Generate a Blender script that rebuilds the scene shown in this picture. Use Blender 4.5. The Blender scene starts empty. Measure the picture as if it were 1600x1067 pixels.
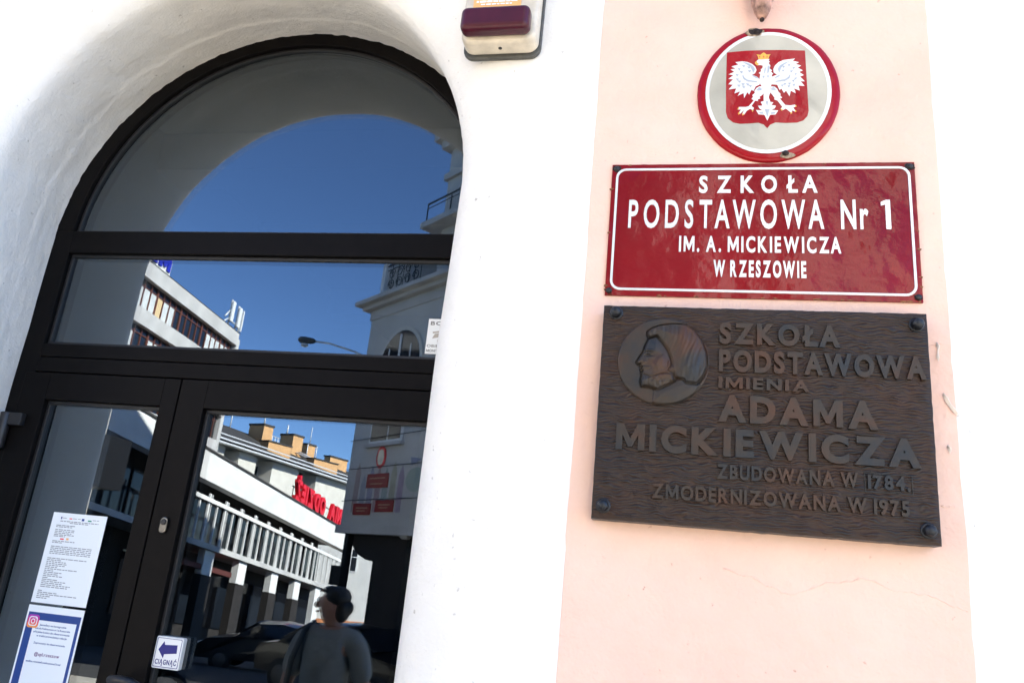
import bpy, bmesh, math, random
from mathutils import Vector, Matrix
random.seed(7)
R = math.radians
sc = bpy.context.scene
COL = sc.collection
# ------------------------------------------------------------------ camera, sky, sun, exposure
cam = bpy.data.cameras.new("camera")
camo = bpy.data.objects.new("camera", cam)
COL.objects.link(camo)
cr, cu, cf = Vector((.97964, .1778, .09328)), Vector((-.03553, -.3037, .9521)), Vector((-.19761, .93603, .2912))
M = Matrix.Identity(4)
for i in range(3):
    M[i][0], M[i][1], M[i][2] = cr[i], cu[i], -cf[i]
M[0][3], M[1][3], M[2][3] = 0, -1.7, 1.75
camo.matrix_world = M
cam.sensor_width = 36
cam.lens = 1210.46 / 1600 * 36
cam.clip_start, cam.clip_end = .05, 2000
sc.camera = camo
SUN_EL, SUN_AZ = R(35), R(76.5)          # azimuth measured from +Y towards +X
w = bpy.data.worlds.new("World")
sc.world = w
w.use_nodes = True
nt = w.node_tree
bg = nt.nodes["Background"]
sky = nt.nodes.new("ShaderNodeTexSky")
sky.sky_type = 'NISHITA'
sky.sun_disc = False
sky.sun_elevation, sky.sun_rotation = SUN_EL, SUN_AZ
sky.altitude = 2500
sky.air_density, sky.dust_density, sky.ozone_density = 1.0, 0.0, 6.0
nt.links.new(sky.outputs[0], bg.inputs[0])
bg.inputs[1].default_value = .092
sun = bpy.data.lights.new("sun", 'SUN')
suno = bpy.data.objects.new("sun", sun)
COL.objects.link(suno)
sun.energy, sun.angle, sun.color = 5.0, R(.5), (1, .92, .80)
sd = Vector((math.cos(SUN_EL)*math.sin(SUN_AZ), math.cos(SUN_EL)*math.cos(SUN_AZ), math.sin(SUN_EL)))
suno.rotation_euler = sd.to_track_quat('Z', 'Y').to_euler()
sc.view_settings.view_transform = 'Standard'
sc.view_settings.look = 'None'
sc.view_settings.gamma = 1
sc.view_settings.exposure = 2.8
sc.cycles.caustics_reflective = False
sc.cycles.caustics_refractive = False
sc.cycles.max_bounces = 10
sc.cycles.transparent_max_bounces = 12

# ------------------------------------------------------------------ materials
def nodes(name):
    m = bpy.data.materials.new(name)
    m.use_nodes = True
    t = m.node_tree
    return m, t, t.nodes["Principled BSDF"]
def N(t, typ, **kw):
    n = t.nodes.new(typ)
    for k, v in kw.items():
        if k in n.inputs: n.inputs[k].default_value = v
        else: setattr(n, k, v)
    return n
def coords(t, scale=(1, 1, 1)):
    tc = N(t, "ShaderNodeNewGeometry")
    mp = N(t, "ShaderNodeMapping")
    mp.inputs["Scale"].default_value = scale
    t.links.new(tc.outputs["Position"], mp.inputs[0])
    return mp.outputs[0]
def mat(name, col, rough=.6, metal=0, var=0, vscale=8, bump=0, bscale=60, spec=.5, col2=None, coat=0, detail=6, stretch=(1, 1, 1)):
    m, t, b = nodes(name)
    c = (*col, 1)
    b.inputs["Base Color"].default_value = c
    b.inputs["Roughness"].default_value = rough
    b.inputs["Metallic"].default_value = metal
    b.inputs["Specular IOR Level"].default_value = spec
    if coat:
        b.inputs["Coat Weight"].default_value = coat
        b.inputs["Coat Roughness"].default_value = .03
    co = coords(t, stretch)
    if var or col2:
        n = N(t, "ShaderNodeTexNoise", Scale=vscale, Detail=detail)
        t.links.new(co, n.inputs["Vector"])
        rp = N(t, "ShaderNodeValToRGB")
        rp.color_ramp.elements[0].position, rp.color_ramp.elements[1].position = .35, .65
        d = col2 or tuple(x * (1 - var) for x in col)
        rp.color_ramp.elements[0].color = (*d, 1)
        rp.color_ramp.elements[1].color = c
        t.links.new(n.outputs[0], rp.inputs[0])
        t.links.new(rp.outputs[0], b.inputs["Base Color"])
    if bump:
        n2 = N(t, "ShaderNodeTexNoise", Scale=bscale, Detail=8)
        t.links.new(co, n2.inputs["Vector"])
        bp = N(t, "ShaderNodeBump", Strength=1.0, Distance=bump)
        t.links.new(n2.outputs[0], bp.inputs["Height"])
        t.links.new(bp.outputs[0], b.inputs["Normal"])
    return m
def plaster(name, col, dirt, amount=.5):
    m, t, b = nodes(name)
    b.inputs["Roughness"].default_value = .9
    b.inputs["Specular IOR Level"].default_value = .2
    co = coords(t)
    n = N(t, "ShaderNodeTexNoise", Scale=3.2, Detail=9, Roughness=.65)
    t.links.new(co, n.inputs["Vector"])
    rp = N(t, "ShaderNodeValToRGB")
    rp.color_ramp.elements[0].position, rp.color_ramp.elements[1].position = .3, .62
    rp.color_ramp.elements[0].color = (*[c * (1 - amount) + d * amount for c, d in zip(col, dirt)], 1)
    rp.color_ramp.elements[1].color = (*col, 1)
    t.links.new(n.outputs[0], rp.inputs[0])
    # small specks where the paint has chipped
    v = N(t, "ShaderNodeTexNoise", Scale=55, Detail=3)
    t.links.new(co, v.inputs["Vector"])
    r2 = N(t, "ShaderNodeValToRGB")
    r2.color_ramp.elements[0].position, r2.color_ramp.elements[1].position = .70, .76
    t.links.new(v.outputs[0], r2.inputs[0])
    mx = N(t, "ShaderNodeMix", data_type='RGBA')
    t.links.new(r2.outputs[0], mx.inputs["Factor"])
    t.links.new(rp.outputs[0], mx.inputs["A"])
    mx.inputs["B"].default_value = (*[d * .8 for d in dirt], 1)
    t.links.new(mx.outputs["Result"], b.inputs["Base Color"])
    h1 = N(t, "ShaderNodeTexNoise", Scale=9, Detail=10, Roughness=.6)
    h2 = N(t, "ShaderNodeTexNoise", Scale=140, Detail=4)
    t.links.new(co, h1.inputs["Vector"]); t.links.new(co, h2.inputs["Vector"])
    ad = N(t, "ShaderNodeMath", operation='MULTIPLY_ADD')
    ad.inputs[1].default_value = .12
    t.links.new(h2.outputs[0], ad.inputs[0]); t.links.new(h1.outputs[0], ad.inputs[2])
    bp = N(t, "ShaderNodeBump", Strength=.8, Distance=.012)
    t.links.new(ad.outputs[0], bp.inputs["Height"])
    t.links.new(bp.outputs[0], b.inputs["Normal"])
    return m
def glass(name, tint, f0=.05):
    m, t, b = nodes(name)
    t.nodes.remove(b)
    out = t.nodes["Material Output"]
    lw = N(t, "ShaderNodeLayerWeight", Blend=.5)
    pw = N(t, "ShaderNodeMath", operation='POWER'); pw.inputs[1].default_value = 5
    t.links.new(lw.outputs["Facing"], pw.inputs[0])
    ma = N(t, "ShaderNodeMath", operation='MULTIPLY_ADD'); ma.inputs[1].default_value = 1 - f0; ma.inputs[2].default_value = f0
    t.links.new(pw.outputs[0], ma.inputs[0])
    tr = N(t, "ShaderNodeBsdfTransparent"); tr.inputs[0].default_value = (*tint, 1)
    gl = N(t, "ShaderNodeBsdfGlossy", Roughness=0.0); gl.inputs["Color"].default_value = (.80, .90, 1, 1)
    co = coords(t)
    nn = N(t, "ShaderNodeTexNoise", Scale=1.3, Detail=1)
    t.links.new(co, nn.inputs["Vector"])
    bp = N(t, "ShaderNodeBump", Strength=1.0, Distance=.00012)
    t.links.new(nn.outputs[0], bp.inputs["Height"])
    t.links.new(bp.outputs[0], gl.inputs["Normal"])
    mx = N(t, "ShaderNodeMixShader")
    t.links.new(ma.outputs[0], mx.inputs[0]); t.links.new(tr.outputs[0], mx.inputs[1]); t.links.new(gl.outputs[0], mx.inputs[2])
    t.links.new(mx.outputs[0], out.inputs[0])
    return m
def bronze(name, rows):
    m, t, b = nodes(name)
    b.inputs["Metallic"].default_value = .2
    b.inputs["Specular IOR Level"].default_value = .35
    b.inputs["Roughness"].default_value = .48
    co = coords(t)
    n = N(t, "ShaderNodeTexNoise", Scale=11, Detail=9, Roughness=.62)
    t.links.new(co, n.inputs["Vector"])
    rp = N(t, "ShaderNodeValToRGB")
    e = rp.color_ramp.elements
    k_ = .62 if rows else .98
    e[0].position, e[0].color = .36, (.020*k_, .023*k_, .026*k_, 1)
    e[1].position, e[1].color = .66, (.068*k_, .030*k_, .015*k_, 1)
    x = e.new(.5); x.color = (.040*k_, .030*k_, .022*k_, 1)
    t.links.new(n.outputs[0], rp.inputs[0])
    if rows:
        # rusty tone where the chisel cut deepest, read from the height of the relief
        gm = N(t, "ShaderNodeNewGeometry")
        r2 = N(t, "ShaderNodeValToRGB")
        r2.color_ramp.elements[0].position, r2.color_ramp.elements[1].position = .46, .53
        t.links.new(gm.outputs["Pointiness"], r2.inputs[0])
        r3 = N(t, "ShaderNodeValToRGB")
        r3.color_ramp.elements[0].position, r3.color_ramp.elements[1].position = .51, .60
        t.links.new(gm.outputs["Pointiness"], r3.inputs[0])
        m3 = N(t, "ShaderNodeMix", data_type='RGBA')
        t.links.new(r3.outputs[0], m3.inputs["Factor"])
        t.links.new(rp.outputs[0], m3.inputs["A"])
        m3.inputs["B"].default_value = (.038, .041, .044, 1)  # blue-grey highlight painted along the ridge tops
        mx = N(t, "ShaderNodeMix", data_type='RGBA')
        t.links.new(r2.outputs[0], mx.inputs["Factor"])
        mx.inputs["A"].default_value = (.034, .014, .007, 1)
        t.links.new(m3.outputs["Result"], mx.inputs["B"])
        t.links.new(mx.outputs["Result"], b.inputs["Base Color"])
        ns = N(t, "ShaderNodeTexNoise", Scale=150, Detail=4)
        t.links.new(co, ns.inputs["Vector"])
        bp = N(t, "ShaderNodeBump", Strength=.4, Distance=.001)
        t.links.new(ns.outputs[0], bp.inputs["Height"])
    else:
        t.links.new(rp.outputs[0], b.inputs["Base Color"])
        ns = N(t, "ShaderNodeTexNoise", Scale=120, Detail=5)
        t.links.new(co, ns.inputs["Vector"])
        bp = N(t, "ShaderNodeBump", Strength=.5, Distance=.0012)
        t.links.new(ns.outputs[0], bp.inputs["Height"])
    t.links.new(bp.outputs[0], b.inputs["Normal"])
    return m
def enamel(name, col, wav=.004):
    m, t, b = nodes(name)
    b.inputs["Base Color"].default_value = (*col, 1)
    b.inputs["Roughness"].default_value = .3
    b.inputs["Coat Weight"].default_value = .22
    b.inputs["Specular IOR Level"].default_value = .15
    b.inputs["Coat Roughness"].default_value = .04
    co = coords(t)
    n = N(t, "ShaderNodeTexNoise", Scale=5, Detail=3)
    n2 = N(t, "ShaderNodeTexNoise", Scale=60, Detail=3)
    t.links.new(co, n.inputs["Vector"]); t.links.new(co, n2.inputs["Vector"])
    ad = N(t, "ShaderNodeMath", operation='MULTIPLY_ADD'); ad.inputs[1].default_value = .05
    t.links.new(n2.outputs[0], ad.inputs[0]); t.links.new(n.outputs[0], ad.inputs[2])
    bp = N(t, "ShaderNodeBump", Strength=1, Distance=wav * 4)
    t.links.new(ad.outputs[0], bp.inputs["Height"])
    t.links.new(bp.outputs[0], b.inputs["Normal"]); t.links.new(bp.outputs[0], b.inputs["Coat Normal"])
    # faded patches of the paint
    n3 = N(t, "ShaderNodeTexNoise", Scale=3.5, Detail=7)
    t.links.new(co, n3.inputs["Vector"])
    rp = N(t, "ShaderNodeValToRGB")
    rp.color_ramp.elements[0].position, rp.color_ramp.elements[1].position = .3, .75
    rp.color_ramp.elements[0].color = (*[c * .8 for c in col], 1)
    rp.color_ramp.elements[1].color = (*[c * 1.15 + .002 for c in col], 1)
    t.links.new(n3.outputs[0], rp.inputs[0]); t.links.new(rp.outputs[0], b.inputs["Base Color"])
    return m

white_wall = plaster("white plaster", (.85, .82, .76), (.66, .62, .55), .35)
pink_wall = plaster("pink plaster", (.85, .595, .475), (.80, .47, .36), .5)
flake_m = mat("peeling paint", (.88, .76, .66), .9, 0, .1, 60)
frame_m = mat("dark brown aluminium", (.0045, .0036, .0034), .48, 0, .25, 30, .0003, 300, .09)
bead_m = mat("dark gasket", (.010, .010, .011), .5, 0)
pane_m = glass("window glass", (.60, .62, .62), .135)
chrome = mat("worn nickel", (.22, .21, .19), .28, 1, .3, 40)
black_metal = mat("black iron", (.012, .012, .014), .45, 0, .4, 40)
rust_m = mat("rusted steel", (.03, .016, .012), .8, 0, .6, 90, .002, 200)
paper_m = mat("white paper", (.82, .84, .84), .7)
ink_m = mat("grey ink", (.20, .20, .20), .8)
blue_m = mat("blue print", (.006, .045, .22), .5)
navy_m = mat("navy print", (.006, .008, .16), .5)
plastic_w = mat("white plastic", (.78, .78, .76), .35)
cream = mat("yellowed cream plastic", (.74, .66, .52), .45, 0, .25, 25)
lens_m = mat("maroon plastic lens", (.062, .004, .013), .35, 0, .2, 30, 0, 50, .4)
orange_m = mat("orange label", (.85, .45, .16), .5)
seal_m = mat("dark grey seal", (.10, .10, .09), .7, 0, .3, 60)
enamel_red = enamel("red enamel", (.205, .0012, .0045), .006)
emblem_red = enamel("emblem red enamel", (.32, .0035, .009), .003)
enamel_white = mat("white enamel", (.74, .74, .72), .25, 0, .1, 20, 0, 60, .5, coat=.5)
field_m = mat("weathered grey enamel field", (.46, .43, .34), .3, 0, .22, 9, .001, 12, coat=.6)
shade_m = mat("blue grey enamel", (.36, .40, .45), .3)
gold_m = mat("gold enamel", (.72, .40, .05), .3)
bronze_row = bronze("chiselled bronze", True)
bronze_flat = bronze("smooth bronze", False)
bolt_m = mat("dark bolt", (.016, .018, .022), .42, .3, .3, 80)
bounce_m = mat("pale bounce paving", (.50, .46, .39), .9, 0, .2, 2, .004, 40)
asphalt = mat("asphalt", (.045, .044, .043), .9, 0, .3, 3, .01, 60)
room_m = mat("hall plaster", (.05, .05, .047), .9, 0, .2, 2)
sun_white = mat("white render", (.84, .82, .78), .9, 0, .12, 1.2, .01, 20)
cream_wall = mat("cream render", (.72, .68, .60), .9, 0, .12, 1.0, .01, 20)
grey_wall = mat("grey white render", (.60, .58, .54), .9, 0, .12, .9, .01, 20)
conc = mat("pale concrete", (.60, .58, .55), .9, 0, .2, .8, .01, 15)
roof_m = mat("dark roof sheet", (.06, .055, .05), .7, 0, .3, 4)
metal_w = mat("light metal gutter", (.7, .7, .7), .4, .2)
dark_glass = mat("dark window glass", (.015, .02, .028), .06, 0, .5, .7)
blind_m = mat("pale blind", (.72, .74, .72), .5, 0, .2, 2)
tan_blind = mat("tan blind", (.70, .52, .28), .6)
brown_m = mat("brown window frame", (.14, .045, .025), .5)
brick_y = mat("ochre render", (.70, .40, .18), .85, 0, .15, 3)
plinth_m = mat("orange plinth", (.75, .30, .13), .85, 0, .12, 3)
letter_red = mat("red sign letters", (.80, .010, .025), .4)
letter_blue = mat("blue sign letters", (.02, .03, .40), .4)
car_paint = mat("black car paint", (.008, .009, .011), .3, .2, coat=.4)
tyre_m = mat("tyre rubber", (.02, .02, .02), .85)
dark_brown = mat("plain dark brown", (.028, .023, .020), .8, 0, .4, 4)

# ------------------------------------------------------------------ builders
LOC = {}
def tag(o, label=None, cat=None, group=None, kind=None):
    if label: o["label"] = label
    if cat: o["category"] = cat
    if group: o["group"] = group
    if kind: o["kind"] = kind
    return o
def thing(name, loc, label, cat, group=None):
    o = bpy.data.objects.new(name, None)
    COL.objects.link(o)
    o.location = loc
    o.empty_display_size = .1
    LOC[o] = Vector(loc)
    return tag(o, label, cat, group)
class Fr:
    """local frame: s along u, w along n, z up"""
    def __init__(s, p0, u, n): s.p, s.u, s.n = Vector(p0), Vector(u), Vector(n)
    def __call__(s, a, w, z): return s.p + s.u * a + s.n * w + Vector((0, 0, z))
ID = Fr((0, 0, 0), (1, 0, 0), (0, 1, 0))
class MB:
    def __init__(s): s.v, s.f, s.sm = [], [], []
    def add(s, vs, fs, smooth=False):
        b = len(s.v)
        s.v += [Vector(v) for v in vs]
        s.f += [[b + i for i in f] for f in fs]
        s.sm += [smooth] * len(fs)
        return s
    def box(s, a0, a1, w0, w1, z0, z1, f=ID, slope=0, sref=0):
        zz = lambda a: slope * (a - sref)
        vs = [f(a, w_, z + zz(a)) for z in (z0, z1) for a, w_ in ((a0, w0), (a1, w0), (a1, w1), (a0, w1))]
        return s.add(vs, [(0, 3, 2, 1), (4, 5, 6, 7), (0, 1, 5, 4), (1, 2, 6, 5), (2, 3, 7, 6), (3, 0, 4, 7)])
    def prism(s, poly, w0, w1, f=ID, tf=None):
        """poly in (s,z), extruded between w0 and w1"""
        n = len(poly)
        vs = [f(a, w0, z) for a, z in poly] + [f(a, w1, z) for a, z in poly]
        return s.add(vs, [list(range(n)), list(range(2*n-1, n-1, -1))] + [(i, i+n, (i+1) % n + n, (i+1) % n) for i in range(n)])
    def ring(s, outer, inner, w0, w1, f=ID, closed=True):
        n = len(outer)
        vs = [f(a, w_, z) for w_ in (w0, w1) for L in (outer, inner) for a, z in L]
        fs = []
        for i in range(n if closed else n - 1):
            j = (i + 1) % n
            fs += [(i, j, n+j, n+i), (2*n+i, 3*n+i, 3*n+j, 2*n+j), (i, 2*n+i, 2*n+j, j), (n+i, n+j, 3*n+j, 3*n+i)]
        if not closed:
            fs += [(0, n, 3*n, 2*n), (n-1, 3*n-1, 4*n-1, 2*n-1)]
        return s.add(vs, fs)
    def tube(s, pts, r, seg=8, smooth=True):
        pts = [Vector(p) for p in pts]
        rs = r if isinstance(r, (list, tuple)) else [r] * len(pts)
        vs, fs = [], []
        for i, p in enumerate(pts):
            d = (pts[min(i+1, len(pts)-1)] - pts[max(i-1, 0)]).normalized()
            a = d.orthogonal().normalized() if i == 0 else (a - d * a.dot(d)).normalized()
            b = d.cross(a)
            for k in range(seg):
                t = 2 * math.pi * k / seg
                vs.append(p + (a * math.cos(t) + b * math.sin(t)) * rs[i])
        for i in range(len(pts) - 1):
            for k in range(seg):
                k2 = (k + 1) % seg
                fs.append((i*seg+k, i*seg+k2, (i+1)*seg+k2, (i+1)*seg+k))
        fs += [list(range(seg))[::-1], list(range((len(pts)-1)*seg, len(pts)*seg))]
        return s.add(vs, fs, smooth)
    def lathe(s, c, axis, prof, seg=24, smooth=True):
        """prof: (height along axis, radius)"""
        axis = Vector(axis).normalized(); a = axis.orthogonal().normalized(); b = axis.cross(a); c = Vector(c)
        vs = [c + axis*h + (a*math.cos(2*math.pi*k/seg) + b*math.sin(2*math.pi*k/seg))*r for h, r in prof for k in range(seg)]
        n = len(prof)
        fs = [(i*seg+k, i*seg+(k+1) % seg, (i+1)*seg+(k+1) % seg, (i+1)*seg+k) for i in range(n-1) for k in range(seg)]
        fs += [list(range(seg))[::-1], list(range((n-1)*seg, n*seg))]
        return s.add(vs, fs, smooth)
    def text(s, body, s0, s1, z0, z1, w0, w1, f=ID, bold=.02, sp=1.0, flip=False):
        """text whose ink fills s0..s1 and whose capitals stand from z0 to z1; laid out glyph by glyph"""
        x, glyphs, prev = 0, [], ' '
        cap = .688 + 2 * bold * .6
        for ch in body:
            if ch == ' ': x += .36 * sp; prev = ch; continue
            if ch == 'M':
                t_ = .10 + bold * 1.7; h_ = cap - bold * .6; b_ = -bold * .6; W_ = .82
                P = [(0, b_), (0, h_), (t_*1.15, h_), (W_/2, .30), (W_-t_*1.15, h_), (W_, h_), (W_, b_), (W_-t_, b_), (W_-t_, .40), (W_/2 + t_*.32, .06), (W_/2 - t_*.32, .06), (t_, .40), (t_, b_)]
                n = len(P)
                vs = [(p, q, -.05) for p, q in P] + [(p, q, .05) for p, q in P]
                fs = [list(range(n)), list(range(2*n-1, n-1, -1))] + [(i, i+n, (i+1) % n + n, (i+1) % n) for i in range(n)]
            else:
                vs, fs = text_mesh(ch, bold, 1)
            xs = [v[0] for v in vs]; x0, x1 = min(xs), max(xs)
            gap = .11 * sp + (sp - 1) * .12
            pr = prev + ch
            if pr in ('WA', 'AW', 'TA', 'AT', 'ŁA', 'ZA', 'KO', 'OW', 'WO', 'AD', 'DA'): gap *= .45 if 'O' not in pr and 'D' not in pr else .75
            if prev != ' ' and glyphs: x += gap
            glyphs.append((x - x0, vs, fs)); x += x1 - x0; prev = ch
        kx = (s1 - s0) / x
        kz = (z1 - z0) / cap
        for ox, vs, fs in glyphs:
            out = [f(s0 + (p + ox) * kx, w0 if r < 0 else w1, z0 + (q + bold*.6) * kz) for p, q, r in vs]
            s.add(out, fs)
        return s
    def build(s, name, m, parent=None, bevel=0, seg=2, sub=0, auto=None):
        me = bpy.data.meshes.new(name)
        off = LOC[parent] if parent else Vector((0, 0, 0))
        me.from_pydata([tuple(v - off) for v in s.v], [], s.f)
        for p, q in zip(me.polygons, s.sm): p.use_smooth = q
        bm = bmesh.new(); bm.from_mesh(me)
        bmesh.ops.recalc_face_normals(bm, faces=bm.faces)
        bm.to_mesh(me); bm.free()
        me.materials.append(m)
        o = bpy.data.objects.new(name, me)
        COL.objects.link(o)
        if parent:
            o.parent = parent
        LOC[o] = off
        if bevel:
            b = o.modifiers.new("bevel", 'BEVEL'); b.width = bevel; b.segments = seg; b.limit_method = 'ANGLE'; b.angle_limit = R(35)
            b.use_clamp_overlap = True
        return o
_tc = {}
def text_mesh(body, bold, sp):
    key = (body, bold, sp)
    if key not in _tc:
        c = bpy.data.curves.new('t', 'FONT')
        c.body = body; c.extrude = .05; c.offset = bold; c.space_character = sp; c.resolution_u = 4
        o = bpy.data.objects.new('t', c); COL.objects.link(o)
        bpy.context.view_layer.update()
        me = bpy.data.meshes.new_from_object(o)
        _tc[key] = ([tuple(v.co) for v in me.vertices], [list(p.vertices) for p in me.polygons])
        bpy.data.objects.remove(o); bpy.data.meshes.remove(me)
    return _tc[key]
def rrect(x0, x1, z0, z1, r, n=6):
    P = []
    for cx, cz, a0 in ((x1-r, z1-r, 0), (x0+r, z1-r, 90), (x0+r, z0+r, 180), (x1-r, z0+r, 270)):
        for k in range(n + 1):
            t = R(a0 + 90 * k / n)
            P.append((cx + r*math.cos(t), cz + r*math.sin(t)))
    return P
def oval(cx, cz, rx, rz, n=64):
    return [(cx + rx*math.cos(2*math.pi*k/n), cz + rz*math.sin(2*math.pi*k/n)) for k in range(n)]

# ------------------------------------------------------------------ ground
def gz(y): return 0 if y > -5 else -.1 * (-y - 5) if y > -60 else -5.5
g = MB()
ys = [30, -5, -60, -400]
g.add([(x, y, gz(y)) for y in ys for x in (-400, 400)], [(2*i, 2*i+1, 2*i+3, 2*i+2) for i in range(3)])
tag(g.build("ground", asphalt), kind="structure")
g = MB()
xs_ = (-12, 14)
g.add([(x, y, gz(y) + .006) for y in (0.0, -5, -10) for x in xs_], [(2*i, 2*i+1, 2*i+3, 2*i+2) for i in range(2)])
tag(g.build("bounce_pavement", bounce_m), kind="structure")  # unseen pale sheet added to bounce warm light into the recess

# ------------------------------------------------------------------ school building: front wall, recess, entrance
XC, ZC, RF = -1.3075, 2.735, .815
SCH = thing("school_building", (XC, 0, 0), "white plastered school front with a deep arched entrance and a pink painted strip", "building")
def hole(r, n=48):
    P = [(XC - r, -.1), (XC - r, .9), (XC - r, 1.8)]
    P += [(XC + r*math.cos(math.pi - math.pi*k/n), ZC + r*math.sin(math.pi - math.pi*k/n)) for k in range(n + 1)]
    P += [(XC + r, 1.8), (XC + r, .9), (XC + r, -.1)]
    return P
# front face round the opening
ROUT = .92
H0 = hole(ROUT)
mb = MB()
mid = len(H0) // 2
L = [(x, 0, z) for x, z in H0[:mid+1]]
mb.add(L + [(-9, 0, z) for _, _, z in L], [(i, i+1, len(L)+i+1, len(L)+i) for i in range(len(L)-1)])
L = [(x, 0, z) for x, z in H0[mid:]]
mb.add(L + [(9, 0, z) for _, _, z in L], [(i, i+1, len(L)+i+1, len(L)+i) for i in range(len(L)-1)])
zt = ZC + ROUT
mb.add([(-9, 0, zt), (9, 0, zt), (9, 0, 11), (-9, 0, 11)], [(0, 1, 2, 3)])
# the walls and the roof behind it
mb.add([(-9, 0, -.1), (-9, 12, -.1), (-9, 12, 11), (-9, 0, 11), (9, 0, -.1), (9, 12, -.1), (9, 12, 11), (9, 0, 11)],
       [(0, 1, 2, 3), (4, 7, 6, 5), (1, 5, 6, 2), (3, 2, 6, 7)])
mb.build("facade_wall", white_wall, SCH)
# recess lining: narrows a little towards the street, then rolls out to the wall face
import mathutils.noise as mn
prof = [(0.0, .92), (.0035, .892), (.010, .864), (.02, .834), (.035, .804), (.05, .782), (.068, .764), (.085, .753), (.10, .749), (.13, .751), (.17, .756), (.21, .762), (.25, .768)]
prof += [(.25 + .006*k, .768 + (.044/33)*k) for k in range(1, 34)]
nA = 200
rows = []
for y, r in prof:
    row = []
    for k in range(nA + 1):
        th = math.pi * k / nA
        row.append(('a', th))
    rows.append((y, r))
vs, path = [], []
for k in range(26): path.append(('l', -.1 + (ZC + .1) * k / 26))
for k in range(nA + 1): path.append(('a', math.pi - math.pi*k/nA))
for k in range(1, 27): path.append(('r', ZC - (ZC + .1) * k / 26))
for y, r in prof:
    for i, (kd, t) in enumerate(path):
        q = i * .09
        y0 = .325 + .03 * mn.noise((q*.8, 3.1, 0)) + .012 * mn.noise((q*4, 7.7, 0))
        st = min(1, max(0, (y - y0) / .008))
        rr = r - .0020 * st * (1 - .5 * min(1, max(0, (y - y0) / .1)))
        rr += .003 * mn.noise((q*1.5, y*9, 1)) + .0012 * mn.noise((q*6, y*30, 2))
        if y < .005: rr = r
        if y > .43: rr += .005 * mn.noise((q*5, 0, 5)) + .003 * mn.noise((q*22, 0, 8))
        if kd == 'a': vs.append((XC + rr*math.cos(t), y, ZC + rr*math.sin(t)))
        else: vs.append((XC + (-rr if kd == 'l' else rr - .013*min(1, max(0, (2.735 - t)/.45))*min(1, y/.03)), y, t))
np_ = len(path)
mb = MB()
mb.add(vs, [(a*np_+i, a*np_+i+1, (a+1)*np_+i+1, (a+1)*np_+i) for a in range(len(prof)-1) for i in range(np_-1)], True)
mb.build("arched_recess", white_wall, SCH)
# pink painted strip, a thin raised band of render
mb = MB()
edge = lambda x, z, sd: x + .0035 * mn.noise((z*5, sd, 0)) + .002 * mn.noise((z*24, sd, 3))
zs = [-.1 + .03*k for k in range(200)]
vs = []
for z in zs:
    a, b = edge(-.2, z, 1), edge(.587, z, 5)
    vs += [(a, .003, z), (a + .002, -.0018, z), (b - .002, -.0018, z), (b, .003, z)]
mb.add(vs, [(4*i+k, 4*i+k+1, 4*i+k+5, 4*i+k+4) for i in range(len(zs)-1) for k in range(3)])
mb.build("painted_strip", pink_wall, SCH)
# cracks and flakes in the pink strip
def ridge(name, pts, m, r=.0022, y=-.0015):
    P = []
    for (x0, z0), (x1, z1) in zip(pts, pts[1:]):
        for k in range(8):
            t = k / 8
            x, z = x0 + (x1-x0)*t, z0 + (z1-z0)*t
            P.append((x, y, z + .006 * mn.noise((x*30, z*9, 2)) + .004*mn.noise((x*90, 1, 2))))
    mb = MB(); mb.tube(P, [r*(.5 + abs(mn.noise((i*.7, 0, 4)))) for i in range(len(P))], 6)
    return mb.build(name, m, SCH)
ridge("plaster_ridge", [(.126, 1.81), (.189, 1.794), (.257, 1.77), (.324, 1.798), (.39, 1.815), (.454, 1.798), (.511, 1.794), (.567, 1.776), (.582, 1.77)], pink_wall)
ridge("plaster_ridge", [(.592, 1.768), (.63, 1.762), (.68, 1.757), (.74, 1.75)], white_wall, .0018, 0)
ridge("plaster_ridge", [(.545, 1.965), (.56, 1.962), (.572, 1.968)], pink_wall, .0022)
ridge("plaster_ridge", [(.545, 2.305), (.575, 2.306)], pink_wall, .0016)
def flake(pts, curl):
    mb = MB(); vs = []
    for i, (x, z, wd) in enumerate(pts):
        for k in range(4):
            t = k / 3
            vs.append((x + wd*t, -.0035 - curl * t*t*(1 + .3*math.sin(i*2)), z + .006*t))
    n = len(pts)
    mb.add(vs, [(4*i+k, 4*i+k+1, 4*i+k+5, 4*i+k+4) for i in range(n-1) for k in range(3)], True)
    o = mb.build("paint_flake", flake_m, SCH)
    s = o.modifiers.new("solid", 'SOLIDIFY'); s.thickness = .0015
flake([(.555, 2.304, .001), (.557, 2.296, .005), (.556, 2.285, .003), (.554, 2.276, .005), (.558, 2.268, .001)], .003)
flake([(.561, 2.194, .001), (.565, 2.183, .005), (.572, 2.170, .004), (.579, 2.160, .005), (.586, 2.152, .001)], .004)
flake([(.562, 2.085, .002), (.565, 2.079, .004), (.567, 2.072, .002)], .004)
# dark hall behind the door
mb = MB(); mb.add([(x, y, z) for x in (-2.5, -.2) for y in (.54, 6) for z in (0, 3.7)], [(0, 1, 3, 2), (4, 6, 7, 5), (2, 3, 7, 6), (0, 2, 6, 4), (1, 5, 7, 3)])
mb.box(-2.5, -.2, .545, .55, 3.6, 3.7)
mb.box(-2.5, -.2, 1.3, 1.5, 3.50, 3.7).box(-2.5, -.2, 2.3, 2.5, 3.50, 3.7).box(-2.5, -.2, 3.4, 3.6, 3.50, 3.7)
mb.build("entrance_hall", room_m, SCH)

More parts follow.
